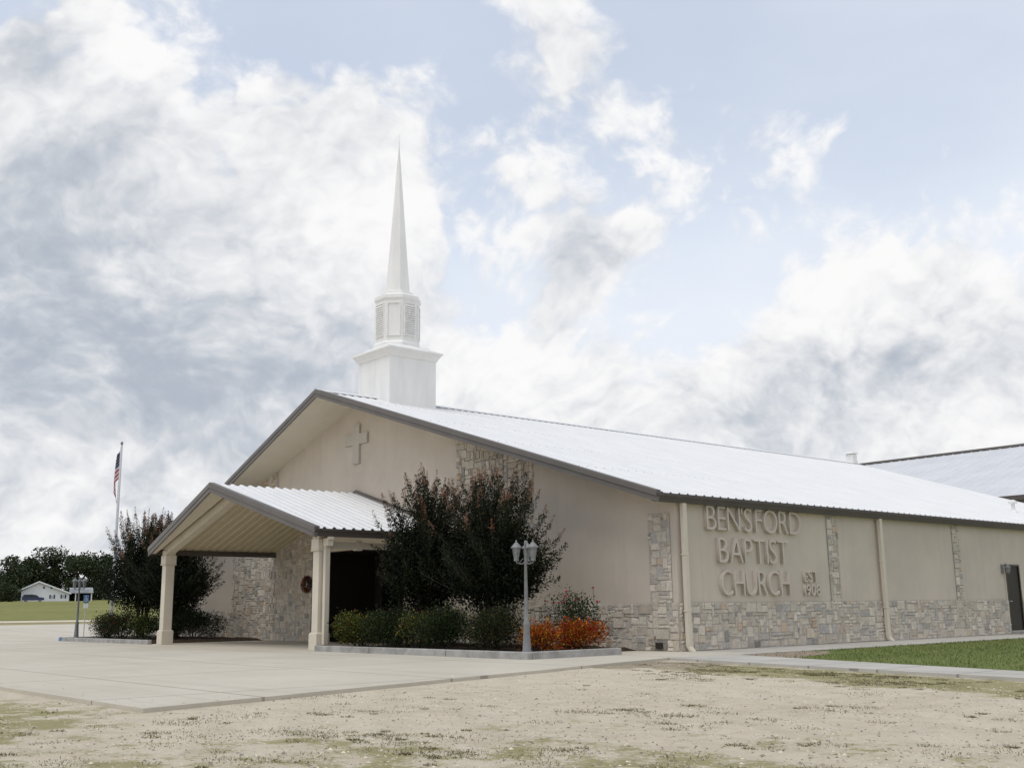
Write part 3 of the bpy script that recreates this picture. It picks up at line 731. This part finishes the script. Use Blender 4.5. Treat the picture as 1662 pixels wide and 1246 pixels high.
kerb([(-8.45, -4.66), (-.08, -4.66), (-.08, -1.95)], [(0, .31), (0, .68)], 'grey concrete kerb round the right flower bed under the lamp post')
kl = kerb([(-19.4, -4.66), (-28.0, -4.66)], [(0, .52)], 'grey concrete kerb of the left flower bed with a blue painted end')
b = MB(); b.hexa([(-28.32, -4.745, -.02), (-28.012, -4.745, -.02), (-28.012, -4.575, -.02), (-28.32, -4.575, -.02)], [(-28.30, -4.735, .152), (-28.012, -4.735, .152), (-28.012, -4.585, .152), (-28.30, -4.585, .152)]); bevel(b.build('painted_end', M['blue_paint'], kl), .02)
kerb([(-28.2, -4.56), (-28.2, -.2)], [], 'grey concrete kerb running back along the far end of the left flower bed')
R = random.Random(5)
def bed(x0, x1, y0, y1):
    b = MB(); nx_, ny_ = int((x1-x0)/.25), int((y1-y0)/.25)
    z = [[(.09+R.uniform(-.015, .03)) if 0 < i_ < nx_ and j_ < ny_ else -.02 for j_ in range(ny_+1)] for i_ in range(nx_+1)]
    for i in range(nx_):
        for j in range(ny_):
            q_ = lambda a, c: (x0+(x1-x0)*a/nx_, y0+(y1-y0)*c/ny_, z[a][c]); b.poly([q_(i, j), q_(i+1, j), q_(i+1, j+1), q_(i, j+1)])
    tag(b.build('flower_bed', M['soil'], smooth=True), kind='structure')
bed(-8.6, -.0, -4.62, -1.9); bed(-8.6, -1.2, -1.9, -.1); bed(-28.2, -19.9, -4.62, -.1)

# ------------------------------------------------------------------ plants
def rv(R): 
    v = Vector((R.gauss(0, 1), R.gauss(0, 1), R.gauss(0, 1))); return v.normalized()
def crape(x, y, h, rx, seed, label, nshoot=120, group='crape myrtles in the flower beds', seeds=True, lean=(0, 0)):
    R = random.Random(seed); root = thing('crape_myrtle', label, 'tree', (x, y, .1), group)
    tr, cr, sd = MB(), MB(), MB()
    stems = []
    for k in range(7):
        an = 2*pi*k/7+R.uniform(-.3, .3); rr = R.uniform(.25, .6)
        p0 = Vector((cos(an)*.10, sin(an)*.10, -.05)); p2 = Vector((cos(an)*rr*rx*.5+lean[0]*.4, sin(an)*rr*rx*.5+lean[1]*.4, h*R.uniform(.40, .5)))
        p1 = p0.lerp(p2, .5)+Vector((cos(an)*-.04, sin(an)*-.04, .05))+rv(R)*.05
        tr.tube([p0, p1, p2], [.05, .04, .025], 7); stems.append((p0, p1, p2))
    cz = h*.56; rzz = h*.44
    for k in range(nshoot):
        an = R.uniform(0, 2*pi); f = R.random()**.55           # f: 0 middle of the crown, 1 its rim
        rad = f*rx; top_ = h*(1.0-.10*f*f-.34*f**4)*R.uniform(.86, 1.06)
        if f > .72 and R.random() < .55: top_ = h*R.uniform(.38, .72); rad = rx*R.uniform(.78, 1.12)
        tgt = Vector((cos(an)*rad+lean[0], sin(an)*rad+lean[1], top_))
        L_ = R.uniform(1.1, 1.9); tilt = Vector((cos(an)*(.12+.55*f), sin(an)*(.12+.55*f), 1.0 if top_ > h*.7 else .62)).normalized()
        a = tgt-tilt*L_; a.z = max(a.z, h*.30); a = Vector((a.x*.85, a.y*.85, a.z))
        mid = a.lerp(tgt, .5)+Vector((cos(an), sin(an), -.6))*R.uniform(.0, .12)
        L_ = (tgt-a).length; n = int(50+L_*120)
        B = lambda q_: a*(1-q_)**2+mid*2*q_*(1-q_)+tgt*q_*q_
        tr.tube([B(0), B(.5), B(1)], [.011, .007, .003], 4, False)
        st_ = min(stems, key=lambda w_: (w_[2]-a).length); tr.tube([st_[1].lerp(st_[2], R.uniform(.3, .95)), a], [.018, .011], 5, False)
        tone = R.uniform(.75, 1.3)
        for j in range(n):
            q_ = R.random()**.85; p = B(q_); tg = ((mid-a)*(1-q_)+(tgt-mid)*q_).normalized()
            sdv = rv(R); sdv = (sdv-tg*sdv.dot(tg)).normalized(); dr = (sdv*R.uniform(.5, 1.1)+tg*R.uniform(.2, 1.0)).normalized()
            w_ = (.13 if q_ < .7 else .13*(1-q_)/.3+.015)*R.random()
            nr = (rv(R)+Vector((0, 0, .6))).normalized(); ln = R.uniform(.05, .095)*(1.1-.4*q_); g = R.uniform(.6, 1.3)*tone
            cr.cur = (.013*g, .019*g, .008*g) if R.random() > .07 else (.065*g, .048*g, .017*g)
            cr.leaf(p+sdv*w_, dr, nr, ln, ln*.52)
        if seeds and top_ > h*.62 and R.random() < .9:
            tg = ((tgt-mid).normalized()+Vector((0, 0, .35))).normalized(); red = R.random(); sl_ = R.uniform(.22, .42)
            for j in range(46):
                q_ = R.random(); p = tgt+tg*((q_-.25)*sl_)
                dr = (tg*.6+rv(R)*.8).normalized(); e = p+dr*R.uniform(.03, .12)*(1.15-q_); g = R.uniform(.7, 1.3)
                sd.cur = (.21*g, .125*g, .075*g) if red > .35 else (.19*g, .075*g, .040*g)
                sd.leaf(p, (e-p).normalized(), rv(R), (e-p).length, .006); sd.leaf(e, rv(R), rv(R), .028, .024)
    # dense shaded lower crown
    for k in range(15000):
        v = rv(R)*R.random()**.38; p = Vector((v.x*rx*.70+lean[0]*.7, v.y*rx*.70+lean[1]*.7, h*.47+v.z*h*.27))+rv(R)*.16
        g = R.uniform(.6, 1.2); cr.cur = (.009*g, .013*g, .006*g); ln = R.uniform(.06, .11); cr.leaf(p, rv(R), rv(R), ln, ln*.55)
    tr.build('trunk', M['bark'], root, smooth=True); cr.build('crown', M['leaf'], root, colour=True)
    if seeds: sd.build('seed_heads', M['petal'], root, colour=True)
    return root
crape(-6.4, -2.6, 4.3, 1.65, 21, 'dark leafy crape myrtle with brown seed heads beside the portico downspout', 105)
crape(-3.75, -2.6, 4.15, 1.75, 22, 'dark leafy crape myrtle with brown seed heads right behind the pale lamp post', 105, lean=(.15, 0))
crape(-21.8, -2.8, 4.35, 1.75, 23, 'dark crape myrtle just behind the left portico column', 95)
crape(-24.9, -2.8, 4.6, 2.1, 24, 'dark crape myrtle with tall whip shoots in front of the flagpole', 105)

def shrub(x, y, rx, ry, h, cols, seed, label, n=2600, ls=.05, cat='shrub', name='shrub', group=None, holes=.0, blossoms=None, loose=.26, z=.09):
    R = random.Random(seed); b = MB()
    lob = [(Vector((R.uniform(-.55, .55)*rx, R.uniform(-.55, .55)*ry, h*R.uniform(.40, .62))), R.uniform(.40, .62)) for _ in range(9)]
    pts = []
    n = int(n*1.9)
    for k in range(n):
        c, rr = R.choice(lob); v = rv(R)*(R.random()**.30)
        p = c+Vector((v.x*rx*rr, v.y*ry*rr, v.z*h*.50*min(1, rr+.25)))
        p.z = max(.02, min(p.z, h*1.02)); p += rv(R)*loose*R.random()**3
        dr = (Vector((p.x, p.y, (p.z-h*.3)*1.2)).normalized()+rv(R)*.8).normalized()
        w_ = R.random(); tot = sum(c_[1] for c_ in cols); acc = 0
        for cc, ww in cols:
            acc += ww/tot
            if w_ <= acc: break
        g = R.uniform(.65, 1.3); b.cur = tuple(c_*g for c_ in cc); ln = ls*R.uniform(.7, 1.4)
        b.leaf(p, dr, (Vector((0, 0, 1))+rv(R)*.9).normalized(), ln, ln*.55); pts.append(p)
    # twigs
    o = thing(name, label, cat, (x, y, z), group)
    tw = MB()
    for k in range(14):
        p = R.choice(pts); tw.tube([(p.x*.15, p.y*.15, -.05), (p.x*.6, p.y*.6, p.z*.55), tuple(p)], [.014, .01, .004], 5, False)
    tw.build('stem', M['dark_bark'], o)
    b.build('foliage', M['leaf'], o, colour=True)
    if blossoms:
        f = MB()
        for k in range(blossoms[0]):
            p = Vector(R.choice([q_ for q_ in pts if q_.z > h*.55]))+Vector((R.uniform(-.08, .08), R.uniform(-.08, .08), R.uniform(.02, blossoms[2])))
            cc = R.choice(blossoms[1])
            for j in range(11):
                g = R.uniform(.75, 1.2); f.cur = tuple(c_*g for c_ in cc); dr = rv(R); dr.z = abs(dr.z); f.leaf(p, dr, rv(R), .042, .04)
            f.cur = (.03, .05, .02); f.tube([p, p-Vector((0, 0, .16))], .005, 4, False)
        f.build('blossoms', M['petal'], o, colour=True)
    return o
DG = (.016, .024, .011); MG = (.042, .062, .018); YG = (.17, .17, .028); BR = (.075, .050, .022); RD_ = (.11, .030, .018); OR = (.38, .060, .010); OY = (.42, .19, .02); OD = (.19, .022, .010)
REDS = [(.42, .02, .04), (.50, .04, .12), (.45, .03, .03)]
sg_ = 'low shrubs along the flower beds'
shrub(-7.55, -3.75, .85, .65, .95, [(YG, 4), (MG, 4), (RD_, .5), (DG, 2)], 31, 'yellow-green shrub at the kerb end beside the portico downspout', 3000, group=sg_)
shrub(-6.35, -3.7, .85, .65, 1.05, [(DG, 5), (MG, 2)], 32, 'dark green shrub right of the yellow-green one', 2600, group=sg_)
shrub(-5.1, -3.9, .85, .58, .92, [(MG, 3), (YG, 1.6), (RD_, 1), (DG, 3)], 33, 'olive shrub flecked red below the left crape myrtle', 2600, group=sg_)
shrub(-3.85, -3.85, .9, .6, .98, [(DG, 6), (MG, 3)], 34, 'dark small-leaved shrub in the middle of the right bed', 4200, .045, group=sg_)
shrub(-2.4, -3.75, 1.0, .65, 1.0, [(BR, 2), (MG, 2), (DG, 6)], 35, 'brownish green shrub left of the pale lamp post', 5200, .045, group=sg_)
shrub(-1.0, -3.5, .60, .5, .58, [(OR, 4), (OY, 4), (OD, 3), (MG, 2)], 36, 'orange-red shrub right beside the pale lamp post', 2400, .05, name='nandina_shrub', group='orange shrubs by the lamp post')
shrub(-.78, -2.5, .60, .52, .68, [(OR, 5), (OY, 3.4), (OD, 4), (MG, 1.2)], 37, 'bright orange-red shrub at the right end of the kerb', 2600, .05, name='nandina_shrub', group='orange shrubs by the lamp post')
shrub(-1.5, -2.0, .9, .7, 1.42, [(MG, 4), (DG, 4)], 38, 'loose rose bush with pink blooms behind the pale lamp post', 1700, .05, name='rose_bush', group='rose bushes', blossoms=(13, REDS, .22), loose=.4)
shrub(-7.1, -2.7, .8, .6, 1.28, [(MG, 3), (DG, 5)], 39, 'rose bush with red blooms beside the dark church entrance', 1700, .05, name='rose_bush', group='rose bushes', blossoms=(10, REDS, .2), loose=.4)
shrub(-5.6, -2.75, .7, .5, 1.15, [(MG, 2), (DG, 5)], 40, 'dim rose bush with a few red blooms between the shrubs and the left crape trunk', 1500, .05, name='rose_bush', group='rose bushes', blossoms=(4, REDS, .1), loose=.3)
shrub(-26.2, -3.6, 1.0, .7, 1.02, [(DG, 4), (MG, 3), (BR, 1)], 41, 'rounded dark shrub next to the far lamp post', 2400, .06, group=sg_)
shrub(-24.4, -3.7, 1.0, .7, 1.05, [(DG, 4), (MG, 3), (RD_, 1.2)], 42, 'reddish dark shrub in the middle of the left bed', 2400, .06, group=sg_)
shrub(-22.6, -3.7, .9, .7, .95, [(MG, 4), (YG, 1), (DG, 3)], 43, 'greener shrub left of the portico column', 2400, .06, group=sg_)
shrub(-21.0, -2.4, 1.3, 1.2, 1.15, [(DG, 6), (MG, 1)], 44, 'dark spreading hedge shrub right behind the left portico column', 4200, .06, group=sg_)
shrub(-23.9, -1.8, 1.1, .8, 1.5, [(DG, 5), (BR, 1), (MG, 1)], 45, 'taller dark shrub under the left crape myrtles', 2600, .06, group=sg_)
shrub(-27.3, -3.2, .45, .4, .8, [(YG, 2), (MG, 3), (BR, 1)], 46, 'thin yellowish shrub at the left end of the left bed', 900, .05, group=sg_)

# ------------------------------------------------------------------ lamp posts
def lamp(x, y, m, label, rot, h=2.33):
    o = thing('lamp_post', label, 'lamp post', (x, y, .1), 'three-headed lamp posts on the flower beds')
    b = MB(); b.lathe([(.105, 0), (.105, .05), (.09, .08), (.064, .55), (.07, .58), (.07, .63), (.048, .66), (.042, .95), (.030, h-.52), (.042, h-.50), (.042, h-.46), (.03, h-.44), (.022, h-.10), (.03, h-.06), (.008, h)], (0, 0, 0), 14)
    b.build('post', m, o, smooth=True)
    for k in range(3):
        an = rot+2*pi*k/3; c = Vector((cos(an)*.205, sin(an)*.205, h-.42)); 
        b = MB(); b.tube([(0, 0, h-.47), (c.x*.5, c.y*.5, h-.50), (c.x, c.y, h-.47), (c.x, c.y, h-.42)], [.016, .014, .014, .02], 7); b.tube([(0, 0, h-.38), (c.x*.35, c.y*.35, h-.40), (c.x*.7, c.y*.7, h-.475)], .008, 6)
        ln = MB(); ln.lathe([(.03, 0), (.042, .03), (.080, .235), (.080, .253)], tuple(c), 6, .5); l_ = ln.build('lantern', M['lamp_glass'], o)
        rf = MB(); rf.lathe([(.122, .252), (.118, .270), (.07, .325), (.03, .365), (.02, .372), (.018, .40), (.004, .425)], tuple(c), 6, .5); rf.build('lantern_roof', m, l_)
        fr_ = MB()
        for j in range(6):
            a2 = 2*pi*(j+.5)/6; fr_.tube([(c.x+cos(a2)*.047, c.y+sin(a2)*.047, c.z+.03), (c.x+cos(a2)*.091, c.y+sin(a2)*.091, c.z+.25)], .007, 4)
        fr_.lathe([(.052, -.02), (.052, .03)], tuple(c), 8); fr_.build('lantern_frame', m, l_)
        b.build('arm', m, o, smooth=True)
VA = math.atan2(CAM.y+4.4, CAM.x+.3)
lamp(-.36, -4.42, M['lamp_grey'], 'pale grey lamp post at the corner of the right kerb', YAW+radians(200), 2.34)
lamp(-27.45, -4.35, M['lamp_dark'], 'darker grey lamp post left of the left flower bed', YAW+radians(110), 2.38)

# ------------------------------------------------------------------ wreath
o = thing('wreath', 'wreath of red and dark leaves hung on the stone by the entrance', 'wreath', (-16.98, -.09, 1.95))
R = random.Random(8); b = MB(); f = MB()
for k in range(900):
    an = R.uniform(0, 2*pi); v = rv(R)*.075; p = Vector((cos(an)*.22+v.x, v.y-.02, sin(an)*.22+v.z)); g = R.uniform(.6, 1.3)
    redd = R.random() < (.45 if (cos(an) < .1 or sin(an) < -.4) else .1)
    tgt = f if redd else b; tgt.cur = (.30*g, .035*g, .015*g) if redd else (.03*g, .03*g, .014*g); tgt.leaf(p, rv(R), rv(R), .05, .032)
b.build('foliage', M['leaf'], o, colour=True); f.build('blossoms', M['petal'], o, colour=True)

# ------------------------------------------------------------------ flagpole, flag, sign
o = thing('flagpole', 'tall slim grey flagpole behind the left flower bed', 'flagpole', (-29.87, -2.1, 0))
b = MB(); b.lathe([(.07, 0), (.065, 2), (.04, 8.3)], (0, 0, 0), 12); b.build('pole', M['pole'], o, smooth=True)
b = MB(); b.lathe([(.02, 8.3), (.055, 8.34), (.06, 8.38), (.03, 8.45)], (0, 0, 0), 10); b.build('finial', M['lamp_dark'], o)
b = MB(); b.lathe([(.2, -.02), (.2, .05), (.1, .09)], (0, 0, 0), 14); b.build('base_collar', M['pole'], o)
# limp flag
fl = thing('flag', 'limp striped flag in red, white and blue hanging on the flagpole', 'flag', (-29.87, -2.1, 5.6))
b = MB(); NU, NV = 34, 26; lr = Vector((-.61, -.79, 0)); pr2 = Vector((-.79, .61, 0))
def fp(i, j):
    uu, v = i/NU, j/NV          # along the fly, down the hoist
    zz = 2.45-v*1.25-(uu**1.1)*1.10*(.55+.45*v)
    out_ = .06+.33*sin(min(1, uu*1.5)*pi*.62)*(.35+.65*v) - .30*uu*v*v
    w_ = sin(uu*14+v*2.2)*.075*min(1, uu*5)
    return lr*out_+pr2*w_+Vector((0, 0, zz))
WHT, RED, BLU = (.62, .60, .61), (.42, .035, .045), (.03, .035, .09)
for i in range(NU):
    for j in range(NV):
        stripe = int(j/NV*13) % 2
        b.cur = RED if stripe == 0 else WHT
        if i/NU < .40 and j/NV < 7/13:
            b.cur = WHT if (i % 2 == 1 and j % 3 == 1) else BLU
        b.poly([fp(i, j), fp(i, j+1), fp(i+1, j+1), fp(i+1, j)])
b.build('cloth', M['flag'], fl, smooth=True, colour=True)
b = MB(); b.tube([(-.07, -.04, -4.4), (-.055, -.035, 2.6)], .006, 4); b.build('halyard', M['white_paint'], fl)
sg = thing('parking_sign', 'small blue and white parking sign on a thin post near the far lamp post', 'sign', (-30.2, -3.1, 0), rz=math.atan2(CAM.y+3.1, CAM.x+30.2)+.35)
b = MB(); b.tube([(0, 0, -.05), (0, 0, 1.83)], .022, 6); b.build('post', M['pole'], sg)
b = MB(); b.box((.026, -.11, 1.50), (.036, .11, 1.83)); pl = b.build('sign_panel', M['blue_paint'], sg)
b = MB()   # wheelchair pictogram
def sd_(a, z, w, h): b.box((.0362, a-w/2, z-h/2), (.040, a+w/2, z+h/2))
sd_(-.015, 1.775, .032, .032); sd_(-.015, 1.71, .02, .09); sd_(.015, 1.675, .06, .018); sd_(.042, 1.64, .018, .07); sd_(.056, 1.605, .04, .014)
for k in range(10):
    a0 = radians(150+k*22); sd_(-.008+cos(a0)*.058, 1.63+sin(a0)*.058, .02, .02)
b.build('pictogram', M['white_paint'], pl)
b = MB(); b.box((.026, -.10, 1.28), (.034, .10, 1.46)); b.build('lower_panel', M['white_paint'], sg)

# ------------------------------------------------------------------ house, car and trees far behind
HS = 265; hz0 = terr(HS)
hp = C2+LD*HS+TD*.0
house = thing('house', 'white gabled house with dark blue shutters far across the field', 'house', (hp.x, hp.y, hz0), rz=math.atan2(-LD.y, -LD.x)+pi/2)
# local frame: x to the viewer's right, -y towards the viewer ; metres
def hx(px): return (px-55)/6.6
def hzv(cy): return (705-cy)/51.4
b = MB(); wl, wr_, pk = hx(32), hx(97), hx(55)
prof = [(wl, 0), (wr_, 0), (wr_, hzv(608)), (pk, hzv(487)), (wl, hzv(590))]
b.prism([(x, 0, z) for x, z in prof], (0, 0, 0), (0, 12, 0)); hw = b.build('wall', M['house'], house)
for k, (xa, za, xb, zb) in enumerate(((pk, hzv(475), hx(99.5), hzv(612)), (pk, hzv(475), hx(27.5), hzv(578)))):
    b = MB(); n_ = [(xa, -.5, za), (xb, -.5, zb), (xb, 12.5, zb), (xa, 12.5, za)]; lo = [(p[0], p[1], p[2]-.22) for p in n_]
    if k: n_ = n_[::-1]; lo = lo[::-1]
    b.hexa(lo, n_); b.build('roof', M['house'] if False else M['house_roof'], house)
    b = MB(); n_ = [(xa, -.56, za-.01), (xb, -.56, zb-.01), (xb, -.505, zb-.01), (xa, -.505, za-.01)]; lo = [(p[0], p[1], p[2]-.3) for p in n_]
    if k: n_ = n_[::-1]; lo = lo[::-1]
    b.hexa(lo, n_); b.build('bargeboard', M['house'], house)
for cx_, cz_, w, h in ((482, 548, .32, .5), (560, 548, .32, .5)):
    b = MB(); x = hx(cx_/7.79); z = hzv(cz_); b.box((x-w/2, -.06, z-h/2), (x+w/2, -.003, z+h/2)); b.build('attic_vent', M['shutter'], house)
for a, c in ((553, 598), (672, 716)):
    xa, xb = hx(a/7.79), hx(c/7.79); z0, z1 = hzv(672), hzv(630)
    b = MB(); b.box((xa+.16, -.05, z0), (xb-.16, -.003, z1)); win = b.build('window', M['white_paint'], house)
    b = MB(); b.box((xa+.24, -.07, z0+.1), (xb-.24, -.052, (z0+z1)/2-.03)); b.box((xa+.24, -.07, (z0+z1)/2+.03), (xb-.24, -.052, z1-.1)); b.build('pane', mat('far_glass', (.35, .38, .42), .2), win)
    for x in (xa, xb): b = MB(); b.box((x-.15, -.06, z0), (x+.15, -.003, z1)); b.build('shutter', M['shutter'], win)
b = MB(); x0, x1 = hx(97.6), hx(130); b.hexa([(x0, .5, hzv(612)), (x1, .5, hzv(612)), (x1, 8, hzv(612)), (x0, 8, hzv(612))], [(x0, .9, hzv(570)), (x1, .9, hzv(570)), (x1, 5, hzv(545)), (x0, 5, hzv(545))]); b.build('carport_roof', M['house_roof'], house)
for px in (106, 128): b = MB(); b.box((hx(px)-.12, .8, 0), (hx(px)+.12, 1.05, hzv(612)-.005)); b.build('carport_post', M['house'], house)
b = MB(); b.box((x0, 7, 0), (x1-.3, 7.2, hzv(612)-.005)); b.build('carport_shade', M['dark_bark'], house)  # dark sheet standing in for the shade under the carport roof
# car in front of the house
cp = C2+LD*(HS-6)+TD*1.0
car = thing('parked_car', 'dark blue car parked in front of the far white house', 'car', (cp.x, cp.y, terr(HS-6)+.03), rz=math.atan2(-LD.y, -LD.x)+pi/2)
pr3 = [(-2.2, .3), (2.2, .3), (2.25, .62), (2.15, .85), (1.2, .95), (.75, 1.38), (-.3, 1.55), (-1.85, 1.5), (-2.22, .95)]
b = MB(); b.prism([(x, 0, z) for x, z in pr3], (0, -.85, 0), (0, .85, 0)); bevel(b.build('body', M['car_paint'], car), .06)
b = MB(); b.prism([(x, 0, z) for x, z in ((-1.8, .98), (.95, .98), (.62, 1.32), (-.3, 1.45), (-1.7, 1.42))], (0, -.862, 0), (0, -.853, 0)); b.build('side_window', M['glass'], car)
for wx in (-1.4, 1.4):
    for wy in (-.78, .6):
        b = MB(); b.tube([(wx, wy, .32), (wx, wy+.2, .32)], .33, 14); wh = b.build('wheel', M['tyre'], car)
        b = MB(); b.tube([(wx, wy-.012, .32), (wx, wy-.002, .32)], .19, 12); b.build('rim', M['pole'], wh)

def oak(s, tt, h, w, seed, label, name='oak_tree', n=6200, ls=.55, kk=1.35):
    R = random.Random(seed); p = C2+LD*s+TD*tt
    o = thing(name, label, 'tree', (p.x, p.y, terr(s)), 'trees behind the far white house')
    b = MB(); lob = []
    for k in range(15):
        v = rv(R); q_ = R.random()**.5; lob.append((Vector((v.x*w*.34*q_*1.15, v.y*w*.34*q_, h*.52+v.z*h*.25)), R.uniform(.17, .30)*w))
    for k in range(n):
        c, rr = R.choice(lob); v = rv(R)*(R.random()**.33); q_ = c+Vector((v.x*rr, v.y*rr, v.z*rr*.8)); q_.z = max(q_.z, .1) if k % 3 else R.uniform(.2, h*.35)
        q_ += rv(R)*.4*R.random()**2
        g = R.uniform(.5, 1.4)*kk; b.cur = (.030*g, .042*g, .020*g) if R.random() < .8 else (.055*g, .058*g, .03*g); ln = ls*R.uniform(.6, 1.4); b.leaf(q_, rv(R), (rv(R)+Vector((0, 0, .8))).normalized(), ln, ln*.7)
    tr = MB(); tr.tube([(0, 0, -.3), (.1, 0, h*.2), (0, .1, h*.5)], [.5, .4, .2], 8)
    for k in range(6): c = lob[k][0]; tr.tube([(.05, 0, h*.22), tuple(c*.6+Vector((0, 0, h*.1))), tuple(c)], [.25, .16, .06], 6)
    tr.build('trunk', M['dark_bark'], o); b.build('crown', M['leaf'], o, colour=True)
def tt_at(px, s):   # sideways offset for a bearing measured from the photo's left edge
    return (62-px)*s/1747/1.06
oak(292, tt_at(17, 292), 13.2, 10.5, 51, 'rounded dark oak left of the far white house')
oak(296, tt_at(50, 296), 12.0, 8.5, 57, 'lower dark oak directly over the roof of the far white house')
oak(300, tt_at(76, 300), 16.0, 9.5, 52, 'tallest pointed dark oak behind the far white house')
oak(296, tt_at(115, 296), 14.6, 11.0, 53, 'broad dark oak behind the carport and the far lamp post')
oak(298, tt_at(152, 298), 13.6, 11.0, 54, 'dark oak partly hidden by the left crape myrtle')
oak(300, tt_at(-22, 300), 10.5, 9.0, 55, 'dark oak at the left edge of the picture')
oak(262, tt_at(6, 262), 5.0, 5.5, 56, 'low dark bush beside the left wall of the far white house', 'bush_tree', 2600, .35)
oak(262, tt_at(22, 262), 4.0, 4.4, 58, 'small dark bush touching the far white house', 'bush_tree', 2200, .3)
oak(270, tt_at(120, 270), 3.6, 5, 59, 'dark hedge clump under the carport of the far white house', 'bush_tree', 2000, .3)

R = random.Random(91); b = MB()
for k in range(9000):
    s_ = R.uniform(306, 326); tt = R.uniform(-60, 60); x, y, z = st(s_, tt)
    q_ = Vector((x, y, z+R.uniform(0, 4.5+1.5*sin(tt*.21)+1.0*sin(tt*.53+1)))); g = R.uniform(.5, 1.4); b.cur = (.028*g, .040*g, .020*g); ln = R.uniform(.5, 1.1)
    b.leaf(q_, rv(R), rv(R), ln, ln*.7)
tag(b.build('woodland', M['leaf'], colour=True), 'low dark undergrowth of the far wood behind the white house', 'woodland', kind='stuff')
# ------------------------------------------------------------------ small ground cover: stones, weeds, lawn blades
def in_slab(x, y):
    if y < -14.72 or x < -34: return False
    if y < -2.47: return x < 4.99+(1.8-4.99)*(y+14.72)/(12.25)+.02 or (x > 1.8 and y > -2.45-.24*(x-1.8)-.1)
    return True
R = random.Random(77); b = MB()
octa = [Vector(v) for v in ((1, 0, 0), (0, 1, 0), (-1, 0, 0), (0, -1, 0), (0, 0, 1))]
n = 0
while n < 15000:
    an = YAW+R.uniform(-.62, .62); rr = 6.2*math.exp(R.random()*1.35)
    x, y = CAM.x-sin(an)*rr, CAM.y+cos(an)*rr
    zt = -.052
    if in_slab(x, y):
        n += .05
        if in_slab(x+.5, y-.5) and not (y < -14.1) or R.random() < .75: continue
        zt = .0
    s_ = R.uniform(.004, .013) if R.random() < .95 else R.uniform(.013, .024); q_ = R.uniform(0, pi); i = len(b.v); g = R.choice((.35, .5, .7, .9, 1.0, 1.15, 1.35))
    for v in octa:
        k = s_*R.uniform(.7, 1.2); b.v.append((x+(v.x*cos(q_)-v.y*sin(q_))*k*1.3, y+(v.x*sin(q_)+v.y*cos(q_))*k, zt+v.z*k*.7+.003))
    b.cur = (.52*g, .455*g, .36*g)
    for k in range(4): b.f.append((i+k, i+(k+1) % 4, i+4)); b.c.append(b.cur)
    n += 1
tag(b.build('gravel_stones', M['pebble'], colour=True), 'loose pale pebbles on the gravel', 'gravel', kind='stuff')
b = MB()
def tuft(x, y, sz, nb, green, z=-.05):
    for k in range(nb):
        an = R.uniform(0, 2*pi); rr = R.random()**.6*sz*1.25; p = Vector((x+cos(an)*rr*1.5, y+sin(an)*rr, z-.004)); ln = R.uniform(.014, .042)*(.7+sz*1.6)
        dr = (Vector((cos(an), sin(an), 0))*R.uniform(.2, 1.0)+Vector((0, 0, 1))*R.uniform(.3, 1)+rv(R)*.25).normalized(); g = R.uniform(.6, 1.3)
        b.cur = (.15*g, .145*g, .05*g) if R.random() < green else (.24*g, .19*g, .11*g) if R.random() < .6 else (.09*g, .07*g, .045*g)
        b.leaf(p, dr, rv(R), ln, .006)
cnt = 0; cl = []
while cnt < 620:
    if cl and R.random() < .45:
        cx_, cy_ = R.choice(cl); x, y = cx_+R.gauss(0, .35), cy_+R.gauss(0, .25)
    else:
        z_ = R.random()
        if z_ < .42: an = YAW+R.uniform(-.60, .60); rr = R.uniform(7.0, 12.5); x, y = CAM.x-sin(an)*rr, CAM.y+cos(an)*rr
        elif z_ < .60: x, y = R.gauss(4.5, 1.8), R.gauss(-17.6, 1.1)
        elif z_ < .92: x = R.uniform(2.5, 13); y = -2.9-.24*(x-1.8)-abs(R.gauss(0, 1.1))
        else: an = YAW+R.uniform(-.6, .6); rr = R.uniform(12, 20); x, y = CAM.x-sin(an)*rr, CAM.y+cos(an)*rr
    if in_slab(x, y): continue
    if R.random() < .3: cl.append((x, y))
    near = math.hypot(x-CAM.x, y-CAM.y); tuft(x, y, R.choice((.03, .05, .05, .08, .12, .2)), R.randint(30, 100), R.choice((.25, .5, .75))); cnt += 1
tag(b.build('weed_tufts', M['lawn_blade'], colour=True), 'sparse low weeds growing through the gravel', 'weeds', kind='stuff')
b = MB(); n = 0
while n < 26000:
    y = R.uniform(-4.5, 16); x = R.uniform(2.15, 14)
    if y < -.66-.305*(x-2.1)+.06 or (x < 3.6 and y < 2 and R.random() < .85): continue
    g = R.uniform(.6, 1.3); b.cur = (.11*g, .155*g, .038*g) if R.random() < .6 else (.20*g, .20*g, .075*g)
    b.leaf(Vector((x, y, -.02)), (Vector((0, 0, 1))+rv(R)*.6).normalized(), rv(R), R.uniform(.03, .07), .014); n += 1
tag(b.build('lawn_blades', M['lawn_blade'], colour=True), 'short green lawn beside the church wall', 'grass', kind='stuff')
